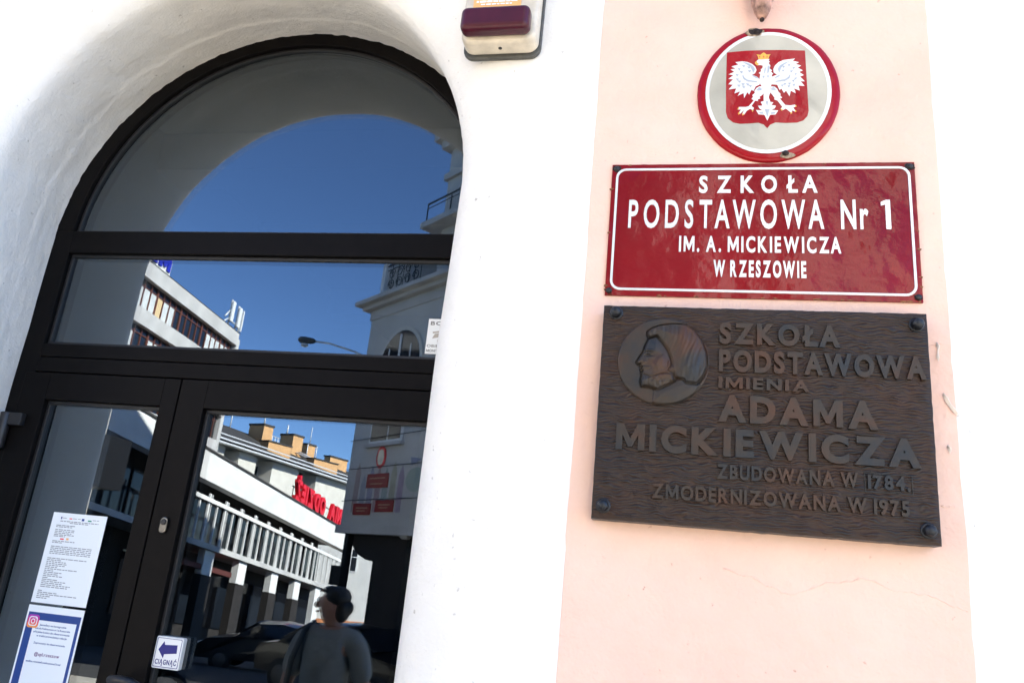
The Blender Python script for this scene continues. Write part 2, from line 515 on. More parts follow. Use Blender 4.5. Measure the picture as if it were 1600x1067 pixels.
# frame of the entrance
ZG, RG = 2.755, .745
ZB0, ZB1 = 2.682, 2.763
YF = .446
mb = MB()
nA = 72
th0 = math.asin((ZB1 - ZG) / RG)
inn = [(XC + RG*math.cos(t), ZG + RG*math.sin(t)) for t in [th0 + (math.pi - 2*th0)*k/nA for k in range(nA+1)]]
out = [(XC + .86*math.cos(t), max(ZB1, ZC + .86*math.sin(t))) for t in [(math.pi)*k/nA for k in range(nA+1)]]
mb.ring(out, inn, YF, .53, closed=False)
xl, xr = -2.045, -.570
mb.box(-2.18, xl, YF, .53, 0, ZB1 - .0004).box(xr, -.43, YF, .53, 0, ZB1 - .0004)
mb.box(xl, xr, YF, .53, ZB0, ZB1)
mb.box(xl, xr, YF, .53, 2.309, 2.353).box(xl, xr, YF, .53, 2.257, 2.306).box(xl, xr, YF + .012, .52, 2.304, 2.311)
FRM = mb.build("door_frame", frame_m, SCH, .002)
# glazing beads and panes
mb = MB()
def bead(mb, x0, x1, z0, z1, y, wd=.011):
    mb.box(x0, x1, y, y+.02, z0, z0+wd).box(x0, x1, y, y+.02, z1-wd, z1).box(x0, x0+wd, y, y+.02, z0+wd, z1-wd).box(x1-wd, x1, y, y+.02, z0+wd, z1-wd)
bead(mb, xl, xr, 2.353, ZB0, .462)
RB = RG - .011
mb.ring(inn, [(XC + RB*math.cos(t), ZG + RB*math.sin(t)) for t in [th0 + (math.pi - 2*th0)*k/nA for k in range(nA+1)]], .462, .482, closed=False)
mb.box(xl+.004, xr-.004, .462, .482, ZB1, ZB1 + .010)
mb.build("glazing_bead", bead_m, FRM, .002)
mb = MB(); mb.box(xl, xr, .470, .486, 2.353, ZB0)
mb.build("window_pane", pane_m, FRM)
mb = MB(); mb.prism([(XC + (RG+.001)*math.cos(t), ZG + (RG+.001)*math.sin(t)) for t in [th0 + (math.pi - 2*th0)*k/nA for k in range(nA+1)]], .470, .486)
mb.build("fanlight_pane", pane_m, FRM)
def leaf(x0, x1, gx0, gx1, hinge_x):
    z0, z1, gz0, gz1 = .02, 2.252, .32, 2.163
    mb = MB()
    y0 = .440
    mb.box(x0, gx0, y0, .51, z0, z1).box(gx1, x1, y0, .51, z0, z1).box(gx0, gx1, y0, .51, gz1, z1).box(gx0, gx1, y0, .51, z0, gz0)
    lf = mb.build("door_leaf", frame_m, SCH, .002)
    mb = MB(); bead(mb, gx0, gx1, gz0, gz1, .458)
    mb.build("glazing_bead", bead_m, lf, .002)
    mb = MB(); mb.box(gx0, gx1, .470, .486, gz0, gz1)
    mb.build("window_pane", pane_m, lf)
    for zh in (2.04, .25):
        mb = MB()
        mb.box(hinge_x - .030, hinge_x + .028, .418, .439, zh + .030, zh + .070)
        mb.tube([(hinge_x - .034, .424, zh - .045), (hinge_x - .034, .424, zh + .07)], .017, 12)
        mb.build("hinge", black_metal, lf, .003)
    return lf
LF = leaf(-2.0745, -1.5015, -1.976, -1.5575, -2.052)
RL = leaf(-1.4965, -.545, -1.405, -.632, -.560)
# lock cylinder and pull handle on the wide leaf
mb = MB(); mb.prism(rrect(-1.4605, -1.4365, 1.782, 1.828, .011), .431, .4395)
lk = mb.build("lock_cylinder", chrome, RL, .002)
mb = MB(); mb.lathe((-1.4485, .4312, 1.814), (0, -1, 0), [(0, .0085), (.003, .0085), (.0035, .006)], 16)
mb.build("lock_plug", black_metal, RL)
mb = MB(); mb.tube([(-1.47, .44, 1.375), (-1.47, .40, 1.377), (-1.465, .375, 1.384), (-1.44, .366, 1.388), (-1.40, .366, 1.386), (-1.37, .370, 1.372), (-1.352, .376, 1.345), (-1.35, .378, 1.30), (-1.35, .378, .95), (-1.37, .372, .91), (-1.44, .372, .90), (-1.47, .40, .90), (-1.47, .44, .90)], .0125, 12)
mb.build("pull_handle", black_metal, RL)

# ------------------------------------------------------------------ notices on the glass
def quad_plate(name, x0, x1, z0, z1, y0, y1, m, parent):
    mb = MB(); mb.box(x0, x1, y0, y1, z0, z1); return mb.build(name, m, parent)
YP = .4690
P1 = thing("paper_notice", (-1.762, YP, 1.549), "white typed paper notice taped high on the narrow door leaf glass", "notice")
quad_plate("sheet", -1.857, -1.667, 1.549, 1.815, YP-.0006, YP, paper_m, P1)
mb = MB(); mb2 = MB()
def line(x0, x1, z, h=.0022, y=YP-.0008, m=None):
    x = x0
    while x < x1 - .002:
        l = min(random.uniform(.006, .018), x1 - x)
        (m or mb).box(x, x+l, y, y+.0002, z, z+h)
        x += l + .0025
X = -1.857
for x0, x1, z in [(.03, .165, 1.789), (.065, .13, 1.7845), (.02, .09, 1.776), (.02, .08, 1.7715), (.02, .088, 1.763), (.02, .088, 1.758), (.02, .08, 1.753), (.02, .09, 1.748), (.02, .06, 1.7435), (.02, .098, 1.729), (.02, .055, 1.7245)]:
    line(X+x0, X+x1, z)
for k in range(5): line(X+.02, X+.163, 1.713 - k*.0052)
for k, e in enumerate([.155, .07, .09, .09, .085, .06, .13, .05, .08, .07, .085, .04, .075, .105, .09, .12, .115]): line(X+.018, X+e, 1.678 - k*.0052)
for k, e in enumerate([.03, .085, .15, .06, .05]): line(X+.014, X+e, 1.583 - k*.0052)
mb.build("print", ink_m, P1)
for x0, x1, z0, z1, m in [(.030, .034, 1.796, 1.803, navy_m), (.060, .070, 1.7975, 1.8005, letter_red), (.104, .113, 1.795, 1.802, blue_m), (.126, .139, 1.795, 1.799, mat("green print", (.03, .25, .12))), (.045, .058, 1.735, 1.739, letter_red), (.066, .075, 1.735, 1.741, orange_m)]:
    mb = MB(); mb.box(X+x0, X+x1, YP-.0008, YP-.0006, z0, z1); mb.build("colour_mark", m, P1)
mb = MB()
for a, b in ((.036, .050), (.072, .086), (.090, .102), (.142, .165)): line(X+a, X+b, 1.799, .0015)
mb.build("print", ink_m, P1)

P2 = thing("paper_poster", (-1.763, YP, 1.24), "blue framed paper poster with a pink app icon below the typed notice", "poster")
quad_plate("sheet", -1.859, -1.667, 1.24, 1.5415, YP-.0006, YP, paper_m, P2)
mb = MB()
mb.ring([(-1.853, 1.246), (-1.673, 1.246), (-1.673, 1.522), (-1.853, 1.522)], [(-1.829, 1.262), (-1.683, 1.262), (-1.683, 1.501), (-1.829, 1.501)], YP-.0009, YP-.0006)
mb.build("blue_border", blue_m, P2)
ig, t_, b_ = nodes("pink orange icon")
co_ = coords(t_); sx = N(t_, "ShaderNodeSeparateXYZ"); t_.links.new(co_, sx.inputs[0])
mr = N(t_, "ShaderNodeMapRange"); mr.inputs[1].default_value, mr.inputs[2].default_value = 1.478, 1.515
t_.links.new(sx.outputs[2], mr.inputs[0]); rp_ = N(t_, "ShaderNodeValToRGB")
rp_.color_ramp.elements[0].color = (.9, .35, .05, 1); rp_.color_ramp.elements[1].color = (.35, .03, .42, 1)
e_ = rp_.color_ramp.elements.new(.5); e_.color = (.75, .03, .13, 1)
t_.links.new(mr.outputs[0], rp_.inputs[0]); t_.links.new(rp_.outputs[0], b_.inputs["Base Color"])
mb = MB(); mb.prism(rrect(-1.851, -1.812, 1.478, 1.515, .009), YP-.0013, YP-.0009)
ic = mb.build("app_icon", ig, P2)
mb = MB()
o_ = rrect(-1.846, -1.817, 1.483, 1.510, .008); i_ = rrect(-1.8432, -1.8198, 1.4858, 1.5072, .006)
mb.ring(o_, i_, YP-.0016, YP-.0013)
mb.ring(oval(-1.8315, 1.4965, .0072, .0072, 24), oval(-1.8315, 1.4965, .0046, .0046, 24), YP-.0016, YP-.0013)
mb.prism(oval(-1.8235, 1.504, .0013, .0013, 10), YP-.0016, YP-.0013)
mb.build("icon_lines", paper_m, ic)
mb = MB()
for tx, x0, x1, z in [("Jesteśmy na Instagramie", -1.806, -1.715, 1.486), ("Szkoła Podstawowa nr 1 w Rzeszowie", -1.818, -1.700, 1.476), ("oficjalne konto do obserwowania", -1.822, -1.698, 1.466), ("w treści prowadzimy relacje", -1.808, -1.705, 1.456), ("Zapraszamy do obserwowania", -1.812, -1.705, 1.436), ("można również zeskanować kod", -1.822, -1.705, 1.385)]:
    mb.text(tx, x0, x1, z, z+.0052, YP-.0008, YP-.0006, bold=.03)
mb.build("print", blue_m, P2)
mb = MB(); mb.text("@sp1.rzeszow", -1.800, -1.715, 1.404, 1.413, YP-.0008, YP-.0006, bold=.02)
mb.build("print", mat("purple print", (.12, .01, .12)), P2)

ST = thing("pull_sign", (-1.361, .47, 1.417), "small white sign with a blue arrow and the word CIĄGNĄĆ on the door", "sign")
mb = MB(); mb.prism(rrect(-1.4035, -1.3175, 1.416, 1.501, .005), .452, .4695)
mb.build("plate", plastic_w, ST, .0015)
mb = MB()
mb.ring(rrect(-1.3995, -1.3215, 1.420, 1.497, .003), rrect(-1.3982, -1.3228, 1.4213, 1.4957, .003), .4514, .4519)
mb.build("border", navy_m, ST)
mb = MB(); mb.prism([(-1.391, 1.4655), (-1.377, 1.488), (-1.3735, 1.479), (-1.334, 1.4815), (-1.332, 1.4595), (-1.3705, 1.4545), (-1.372, 1.444)], .4512, .4518)
mb.build("arrow", navy_m, ST)
mb = MB(); mb.text("CIĄGNĄĆ", -1.3945, -1.327, 1.4275, 1.4405, .4512, .4518, bold=.02, sp=1.25)
mb.build("lettering", navy_m, ST)

CC = thing("camera_sticker", (-.69, .469, 2.376), "white camera surveillance sticker in the corner of the upper window beside the recess", "sticker")
quad_plate("label", -.7245, -.615, 2.376, 2.488, .4685, .4695, paper_m, CC)
mb = MB(); mb.text("BCS", -.717, -.668, 2.468, 2.480, .4680, .4684, bold=.03)
mb.text("OBIEKT", -.721, -.660, 2.397, 2.4055, .4680, .4684, bold=.02).text("MONITOROWANY", -.721, -.620, 2.382, 2.3905, .4680, .4684, bold=.02)
mb.build("print", ink_m, CC)
mb = MB(); mb.prism([(-.707, 2.425), (-.655, 2.436), (-.650, 2.450), (-.700, 2.440)], .4680, .4684).prism([(-.690, 2.415), (-.683, 2.415), (-.681, 2.428), (-.688, 2.427)], .4680, .4684)
mb.prism([(-.706, 2.441), (-.648, 2.452), (-.648, 2.457), (-.708, 2.446)], .4680, .4684)
mb.build("camera_picture", mat("beige print", (.42, .38, .33)), CC)

# ------------------------------------------------------------------ alarm siren
SI = thing("alarm_siren", (-.46, 0, 3.06), "white alarm siren box with a long maroon lens and an orange label", "siren")
mb = MB(); mb.prism(rrect(-.566, -.356, 3.058, 3.36, .03), -.014, -.0005); mb.build("back_seal", seal_m, SI, .003)
mb = MB(); mb.prism(rrect(-.560, -.360, 3.064, 3.35, .028), -.072, -.014); mb.build("housing", cream, SI, .012, 4)
mb = MB(); mb.prism(rrect(-.553, -.372, 3.072, 3.142, .017), -.118, -.0725); mb.build("lens", lens_m, SI, .016, 5)
mb = MB(); mb.box(-.535, -.407, -.0735, -.0718, 3.172, 3.245)
lb = mb.build("label", orange_m, SI)
mb = MB()
for z in (3.186, 3.20, 3.214): line(-.527, -.415, z, .006, -.0741, mb)
line(-.515, -.43, 3.178, .004, -.0741, mb)
mb.build("label_lines", paper_m, SI)
mb = MB(); mb.lathe((-.457, -.045, 3.0652), (0, 0, -1), [(0, .005), (.0025, .005), (.003, .003)], 14); mb.build("screw", black_metal, SI)

# ------------------------------------------------------------------ bracket tip above the emblem
FL = thing("flag_bracket", (.2, 0, 3.12), "pink painted metal bracket tip poking down above the oval emblem", "bracket")
mb = MB(); mb.lathe((.199, -.035, 3.127), (0, -.12, 1), [(0, .004), (.004, .011), (.02, .019), (.05, .027), (.12, .031), (.22, .033)], 24)
mb.build("socket", mat("pink painted iron", (.62, .36, .27), .6, 0, .5, 40, .002, 60, col2=(.10, .05, .035)), FL)
mb = MB(); mb.box(.182, .216, -.03, -.0005, 3.19, 3.32); mb.build("wall_plate", rust_m, FL, .003)
mb = MB(); mb.lathe((.199, -.036, 3.1262), (0, -.12, -1), [(0, .0055), (.004, .006), (.006, .003)], 12); mb.build("end_nut", rust_m, FL)

# ------------------------------------------------------------------ oval emblem
EX, EZ, ERX, ERZ = .2155, 2.932, .1665, .189
EM = thing("oval_emblem_sign", (EX, 0, EZ - ERZ), "oval red and grey enamel emblem plate with a crowned white eagle, above the red sign", "sign")
mb = MB()
n = 96
rings_ = [(1.0, -.001), (1.0, -.006), (.985, -.0105), (.93, -.0118), (.86, -.012)]
vs = []
for k, y in rings_:
    for i in range(n):
        t = 2*math.pi*i/n
        q = k * (1 + .006*mn.noise((math.cos(t)*3, math.sin(t)*3, 1)) + .004*mn.noise((math.cos(t)*9, math.sin(t)*9, 4)))
        vs.append((EX + ERX*q*math.cos(t), y - (.0012*mn.noise((math.cos(t)*5, math.sin(t)*5, 8)) if k < 1 else 0), EZ + ERZ*q*math.sin(t)))
mb.add(vs, [(r*n+i, r*n+(i+1) % n, (r+1)*n+(i+1) % n, (r+1)*n+i) for r in range(len(rings_)-1) for i in range(n)], True)
mb.add(vs[-n:], [list(range(n))])
mb.build("plate", emblem_red, EM)
mb = MB(); mb.prism(oval(EX-.001, EZ+.001, .1465, .171), -.0145, -.0125); mb.build("white_ring", enamel_white, EM, .0006)
mb = MB(); mb.prism(oval(EX-.001, EZ+.001, .1375, .1615), -.0150, -.0130); mb.build("grey_field", field_m, EM)
def ez(P, w0, w1, m=None):
    q = [(.0802 + x*.0001957 - y*4.7e-7, 3.07247 - x*6.56e-6 - y*.00023805) for x, y in P]
    (m or mb).prism(q, w0, w1)
mb = MB(); ez([(192, 100), (420, 80), (660, 75), (900, 76), (1135, 85), (1150, 450), (1165, 800), (1150, 860), (1100, 910), (1030, 935), (900, 940), (780, 935), (720, 960), (683, 1003), (640, 960), (580, 940), (470, 950), (360, 955), (280, 940), (215, 890), (192, 820), (188, 450)], -.0155, -.0140)
SHD = mb.build("shield", emblem_red, EM)
wl = [(560, 400), (500, 375), (535, 360), (555, 320), (540, 280), (500, 245), (440, 220), (380, 212), (295, 222), (335, 250), (250, 275), (300, 300), (240, 310), (285, 340), (218, 370), (275, 380), (215, 425), (270, 430), (215, 490), (270, 495), (220, 552), (310, 540), (290, 600), (360, 575), (330, 628), (400, 595), (408, 655), (445, 585), (468, 612), (495, 555), (520, 570), (545, 515), (590, 495), (600, 440)]
wr = [(740, 400), (800, 375), (760, 350), (755, 310), (775, 265), (820, 225), (880, 200), (1015, 183), (985, 210), (1060, 228), (1020, 250), (1085, 268), (1045, 295), (1105, 325), (1060, 345), (1115, 382), (1070, 400), (1125, 455), (1075, 455), (1122, 510), (1050, 505), (1065, 565), (1000, 540), (1018, 598), (960, 565), (945, 632), (905, 565), (880, 592), (850, 540), (830, 560), (800, 495), (720, 490), (730, 440)]
torso = [(575, 192), (710, 187), (698, 210), (715, 215), (700, 235), (722, 270), (710, 300), (740, 325), (725, 340), (755, 365), (735, 380), (745, 430), (735, 490), (720, 520), (720, 580), (700, 640), (705, 690), (640, 690), (640, 590), (625, 520), (600, 490), (590, 430), (600, 370), (580, 355), (610, 335), (605, 310), (625, 300), (630, 265), (595, 258), (560, 262), (535, 235), (560, 205)]
ll = [(620, 515), (640, 600), (620, 620), (590, 640), (600, 660), (570, 670), (575, 690), (540, 685), (495, 750), (525, 770), (515, 800), (480, 780), (440, 805), (410, 850), (385, 845), (410, 795), (360, 840), (340, 835), (375, 790), (330, 790), (345, 760), (430, 760), (465, 750), (525, 680), (495, 665), (515, 640), (505, 620), (535, 595), (530, 570), (555, 535), (590, 515)]
lr = [(725, 515), (720, 590), (740, 610), (770, 650), (765, 670), (800, 680), (860, 755), (840, 780), (855, 800), (900, 775), (950, 815), (970, 830), (975, 800), (940, 775), (1000, 810), (1015, 805), (985, 765), (1020, 750), (1005, 730), (950, 740), (895, 735), (830, 660), (860, 650), (835, 625), (840, 605), (815, 580), (800, 545), (770, 520)]
tail = [(640, 660), (705, 660), (720, 700), (755, 705), (730, 735), (785, 745), (770, 775), (730, 790), (810, 800), (780, 845), (715, 850), (683, 918), (650, 850), (580, 845), (550, 795), (630, 800), (590, 775), (575, 745), (630, 745), (605, 700), (640, 690)]
mb = MB()
for i, P in enumerate((wl, wr, ll, lr, tail, torso)): ez(P, -.0160 - .00005*i, -.0150)
mb.build("eagle", enamel_white, SHD)
mb = MB()
mir = lambda P: [(1344 - x, y - (x - 672)*-.03) for x, y in P]
arcs = [[(390, 222), (460, 240), (512, 272), (537, 310), (515, 358), (503, 318), (480, 278), (430, 246)], [(392, 375), (410, 412), (450, 437), (565, 457), (562, 468), (450, 458), (398, 428), (383, 390)], [(500, 378), (575, 412), (570, 424), (520, 402)], [(555, 560), (590, 525), (618, 545), (612, 562), (575, 568)]]
tri = [(400, 268), (345, 305), (372, 342), (322, 376), (325, 430), (352, 455), (345, 505), (395, 488), (405, 520), (450, 490), (482, 508), (462, 285), (470, 330)]
mb3 = MB()
for P in arcs: ez(P, -.0166, -.0155); ez(mir(P), -.0166, -.0155, mb3)
for x, y in tri:
    P = [(x-22, y-9), (x+20, y-6), (x+2, y+20)]
    ez(P, -.0166, -.0155); ez(mir(P), -.0166, -.0155, mb3)
mb3.build("feather_shading", shade_m, SHD)
for P in ([(623, 390), (655, 390), (640, 425)], [(675, 385), (708, 385), (694, 420)], [(650, 300), (672, 285), (655, 360), (642, 365)], [(690, 265), (712, 280), (700, 350), (682, 360)], [(663, 690), (697, 690), (681, 750)], [(652, 785), (712, 785), (683, 880)], [(580, 820), (630, 815), (640, 840), (600, 838)], [(725, 820), (780, 815), (770, 838), (722, 840)]): ez(P, -.0166, -.0155)
mb.build("feather_shading", shade_m, SHD)
mb = MB()
ez([(578, 189), (570, 155), (555, 130), (600, 137), (620, 118), (640, 108), (660, 120), (675, 134), (722, 130), (705, 155), (697, 187)], -.0167, -.0155)
ez([(560, 213), (537, 222), (535, 238), (545, 252), (572, 264), (580, 240), (560, 235)], -.0167, -.0155)
for P in ([(330, 790), (345, 785), (350, 765), (335, 772)], [(345, 850), (362, 830), (350, 820), (336, 838)], [(385, 862), (408, 850), (400, 835), (388, 845)], [(505, 818), (520, 805), (515, 790), (502, 800)], [(845, 800), (865, 795), (860, 780), (842, 782)], [(955, 838), (972, 830), (968, 812), (955, 822)], [(1005, 818), (1022, 808), (1015, 795), (1003, 803)], [(1012, 755), (1027, 752), (1020, 735), (1008, 738)]): ez(P, -.0167, -.0155)
mb.build("gold_crown", gold_m, SHD)
mb = MB()
for x in (592, 640, 680): ez([(x-6, 150), (x+6, 150), (x+4, 172), (x-4, 172)], -.0170, -.016)
mb.build("crown_gems", letter_red, SHD)
def blot(mb, x, z, rx, rz, y0, y1, sd):
    mb.prism([(x + rx*(1 + .35*mn.noise((math.cos(t)*1.6, math.sin(t)*1.6, sd)))*math.cos(t), z + rz*(1 + .35*mn.noise((math.cos(t)*1.6, math.sin(t)*1.6, sd)))*math.sin(t)) for t in [2*math.pi*k/28 for k in range(28)]], y0, y1)
chip_m = mat("chipped bare edge", (.45, .33, .22), .85, 0, .6, 120)
mb = MB(); blot(mb, .184, 3.104, .021, .0115, -.0156, -.0120, 2); mb.build("chipped_enamel", chip_m, EM)
mb = MB(); blot(mb, .258, 2.757, .018, .007, -.0136, -.010, 5); mb.build("chipped_enamel", chip_m, EM)
mb = MB(); blot(mb, .186, 3.106, .017, .0085, -.0164, -.0125, 3); mb.build("rust_spot", rust_m, EM)
mb = MB(); blot(mb, .2545, 2.762, .0075, .006, -.0156, -.011, 7); mb.build("rust_spot", rust_m, EM)
for x, z in ((.188, 3.106), (.2545, 2.762)):
    mb = MB(); mb.lathe((x, -.0155, z), (0, -1, 0), [(0, .006), (.002, .006), (.004, .003)], 14); mb.build("screw", rust_m, EM)

# ------------------------------------------------------------------ red school sign
SG = thing("red_school_sign", (.193, 0, 2.398), "rectangular red enamel sign lettered SZKOŁA PODSTAWOWA Nr 1 in white above the bronze plaque", "sign")
sx0, sx1, sz0, sz1 = -.149, .535, 2.398, 2.739
# cushion shaped plate: grid with a raised, slightly buckled middle
nx, nz = 72, 36
vs = []
for j in range(nz + 1):
    for i in range(nx + 1):
        u, v = i/nx, j/nz
        x, z = sx0 + (sx1-sx0)*u, sz0 + (sz1-sz0)*v
        d = min(u*2, (1-u)*2, v, 1-v) * .34
        y = -.0072 - .0022 * min(1, d/.035) + .0010*mn.noise((u*5, v*3, 3)) * min(1, d/.03)
        if i in (0, nx) or j in (0, nz): z += .001*mn.noise((u*40, v*20, 9)); y = -.0072
        vs.append((x, y, z))
mb = MB()
mb.add(vs, [(j*(nx+1)+i, j*(nx+1)+i+1, (j+1)*(nx+1)+i+1, (j+1)*(nx+1)+i) for j in range(nz) for i in range(nx)], True)
mb.box(sx0, sx1, -.0071, -.0005, sz0, sz1)
mb.build("plate", enamel_red, SG)
mb = MB()
mb.ring(rrect(-.1385, .5245, 2.4105, 2.7270, .024), rrect(-.1330, .5190, 2.4160, 2.7215, .019), -.0106, -.006)
mb.build("white_border", enamel_white, SG, .0004)
mb = MB()
TB = (-.0114, -.007)
mb.text("SZKOŁA", .0585, .3245, 2.6605, 2.7045, *TB, bold=.03, sp=2.6)
mb.text("PODSTAWOWA", -.1035, .337, 2.569, 2.6415, *TB, bold=.016, sp=1.75)
mb.text("Nr", .373, .4315, 2.569, 2.6415, *TB, bold=.022, sp=1.3)
mb.prism([(.4675, 2.569), (.478, 2.569), (.478, 2.6415), (.4695, 2.6415), (.4585, 2.636), (.4585, 2.627), (.4675, 2.6295)], *TB)
mb.text("IM. A. MICKIEWICZA", .0165, .3715, 2.509, 2.548, *TB, bold=.03, sp=1.4)
mb.text("W RZESZOWIE", .095, .2965, 2.4485, 2.488, *TB, bold=.04, sp=1.4)
mb.build("lettering", enamel_white, SG)
for x, z in ((-.138, 2.727), (.5245, 2.727), (.5255, 2.409), (-.1395, 2.409)):
    mb = MB(); blot(mb, x, z, .011 if z > 2.6 else .008, .009 if z > 2.6 else .007, -.0095, -.004, x*9+z); mb.build("rust_spot", rust_m, SG)
    mb = MB(); mb.lathe((x, -.0093, z), (0, -1, 0), [(0, .0065), (.0025, .0062), (.004, .003)], 14); mb.build("screw", black_metal, SG)
edge_m = mat("orange rust", (.30, .12, .05), .9, 0, .7, 200)
for k in range(26):
    mb = MB()
    x = random.uniform(sx0, sx1); z = random.choice((sz0, sz0, sz1)) if k % 3 else random.uniform(sz0, sz1)
    if k % 3 == 0: x = random.choice((sx0, sx1))
    blot(mb, x + (.0015 if x == sx0 else -.0015 if x == sx1 else 0), z + (.0015 if z == sz0 else -.0015 if z == sz1 else 0), random.uniform(.002, .007), random.uniform(.0012, .0022), -.0078, -.003, k)
    mb.build("chipped_edge", edge_m, SG)

# ------------------------------------------------------------------ bronze plaque
PQ = thing("bronze_plaque", (.193, 0, 1.887), "dark bronze relief plaque with a bearded profile medallion and raised lettering", "plaque")
px0, px1, pz0, pz1 = -.1465, .533, 1.887, 2.3645
mb = MB()
nn_ = 60
top = [(px0 + (px1-px0)*k/nn_, pz1 + .0012*mn.noise((k*.6, 0, 0)) - (.003 if k in (22, 29, 30, 41) else 0)) for k in range(nn_+1)]
bot = [(px1 + (px0-px1)*k/nn_, pz0 + .0012*mn.noise((k*.6, 5, 0))) for k in range(nn_+1)]
rgt = [(px1 + .001*mn.noise((k*.6, 9, 0)), pz1 + (pz0-pz1)*k/40) for k in range(1, 40)]
lft = [(px0 + .001*mn.noise((k*.6, 13, 0)), pz0 + (pz1-pz0)*k/40) for k in range(1, 40)]
mb.prism(top + rgt + bot + lft, -.0275, .0175)
GX, GZ = 320, 460
cv = []
for j in range(GZ + 1):
    v = j / GZ
    for i in range(GX + 1):
        u = i / GX
        x, z = px0 + .0008 + (px1-px0-.0016)*u, pz0 + .0008 + (pz1-pz0-.0016)*v
        ph = z/.0066 + 1.0*mn.noise((x*28, z*46, 1)) + .6*mn.noise((x*60, z*70, 2)) + .4*mn.noise((x*4, z*3, 6))
        rid = abs(math.sin(math.pi*ph))**.8
        h = .0030*rid*max(.1, .62 + 1.1*mn.noise((x*38, z*120, 3))) + .0008*mn.noise((x*90, z*300, 4)) + .0004
        ed = min(u, 1-u, v*.7, (1-v)*.7)
        cv.append((x, -.0276 - max(0, h)*min(1, ed*70 + .15), z))
mb.add(cv, [(j*(GX+1)+i, j*(GX+1)+i+1, (j+1)*(GX+1)+i+1, (j+1)*(GX+1)+i) for j in range(GZ) for i in range(GX)], True)
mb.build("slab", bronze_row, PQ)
mb = MB()
TB = (-.0372, -.027)
mb.text("SZKOŁA", .109, .358, 2.281, 2.328, *TB, bold=.045)
mb.text("PODSTAWOWA", .109, .523, 2.2185, 2.266, *TB, bold=.045)
mb.text("IMIENIA", .109, .294, 2.1805, 2.2055, *TB, bold=.04, sp=1.2)
mb.text("ADAMA", .109, .426, 2.1085, 2.165, *TB, bold=.05, sp=1.1)
mb.text("MICKIEWICZA", -.103, .503, 2.0355, 2.0915, *TB, bold=.05, sp=1.1)
TB = (-.0355, -.027)
mb.text("ZBUDOWANA W", .1085, .384, 1.988, 2.0175, *TB, bold=.035, sp=1.1)
mb.text("1784.", .402, .481, 1.988, 2.0155, *TB, bold=.035)
mb.text("ZMODERNIZOWANA W 1975", -.0225, .477, 1.9385, 1.968, *TB, bold=.035, sp=1.1)
mb.build("lettering", bronze_flat, PQ, .0012)
mb = MB(); mb.ring(rrect(.3965, .4865, 1.9815, 2.0195, .001), rrect(.398, .485, 1.983, 2.018, .001), -.0312, -.029); mb.build("date_frame", bronze_flat, PQ)
PQ.location = (.1907, -.0201, 1.8854); PQ.scale = (.9882,)*3
# medallion with a relief head in profile
MX, MZ, MR = -.0095, 2.236, .0985
face = [(380, 320), (345, 400), (330, 460), (290, 520), (258, 580), (275, 600), (305, 595), (300, 615), (330, 625), (310, 650), (330, 670), (315, 685), (325, 720), (310, 770), (325, 830), (400, 830), (500, 855), (590, 810), (680, 760), (720, 700), (700, 600), (640, 450), (560, 350), (470, 285)]
hair = [(385, 312), (365, 280), (365, 240), (420, 200), (500, 170), (620, 150), (760, 148), (860, 200), (960, 320), (1010, 450), (1020, 600), (980, 700), (915, 780), (800, 770), (780, 740), (690, 725), (670, 670), (615, 655), (645, 590), (640, 540), (600, 440), (540, 360), (470, 285), (405, 305)]
neck = [(460, 855), (440, 1000), (560, 1010), (720, 985), (880, 900), (960, 780), (760, 720), (640, 780)]
beard = [(330, 700), (315, 770), (325, 830), (400, 830), (500, 855), (590, 810), (680, 760), (650, 690), (570, 690), (520, 700), (420, 735), (370, 715)]
cheek = [(470, 500), (560, 470), (600, 540), (580, 640), (500, 680), (430, 660), (420, 600)]
ear = [(600, 560), (625, 545), (640, 590), (620, 650), (600, 640)]
moust = [(305, 620), (345, 610), (420, 625), (400, 650), (350, 640), (320, 650)]
import numpy as np
def sdist(P, X, Y):
    P = np.array(P, float); d = np.full(X.shape, 1e9); ins = np.zeros(X.shape, bool)
    n = len(P)
    for i in range(n):
        a, b = P[i], P[(i+1) % n]
        e = b - a
        t = np.clip(((X-a[0])*e[0] + (Y-a[1])*e[1]) / (e@e), 0, 1)
        d = np.minimum(d, np.hypot(X-a[0]-t*e[0], Y-a[1]-t*e[1]))
        c = ((a[1] > Y) != (b[1] > Y)) & (X < (b[0]-a[0])*(Y-a[1])/(b[1]-a[1]+1e-12) + a[0])
        ins ^= c
    return np.where(ins, d, -d)
def sst(a, b, x):
    t = np.clip((x-a)/(b-a), 0, 1); return t*t*(3-2*t)
G = 190
gu = np.linspace(-1, 1, G)
U, V = np.meshgrid(gu, gu)
PX = 548 + 497*U; PY = 545 - 463*V + 30*U*0
hgt = .0012*(1 - (U**2+V**2)) * 1.0
df = sdist(face, PX, PY); dh = sdist(hair, PX, PY); dn = sdist(neck, PX, PY); db = sdist(beard, PX, PY); dc = sdist(cheek, PX, PY); de = sdist(ear, PX, PY); dm = sdist(moust, PX, PY)
hgt = hgt + .0022*sst(-4, 14, dn) + .0015*sst(0, 90, dn)
hf = .0038*sst(-3, 14, df) + .0035*sst(0, 130, df)
hgt = np.maximum(hgt, hf*(df > -3))
gro = lambda d: .0022*sst(-20, -8, d)*(1 - sst(-4, 1, d))
hgt += .0016*sst(0, 60, dc) + .0015*sst(-2, 10, de)
rng = np.random.RandomState(3)
nz_ = sum(np.sin(PX*fx + PY*fy + ph) for fx, fy, ph in zip(rng.uniform(-.14, .14, 14), rng.uniform(-.14, .14, 14), rng.uniform(0, 6, 14))) / 6
hgt += (db > -2) * (.0016*sst(-2, 20, db) + .0011*nz_*sst(0, 20, db))
hgt += .0012*sst(-2, 10, dm)
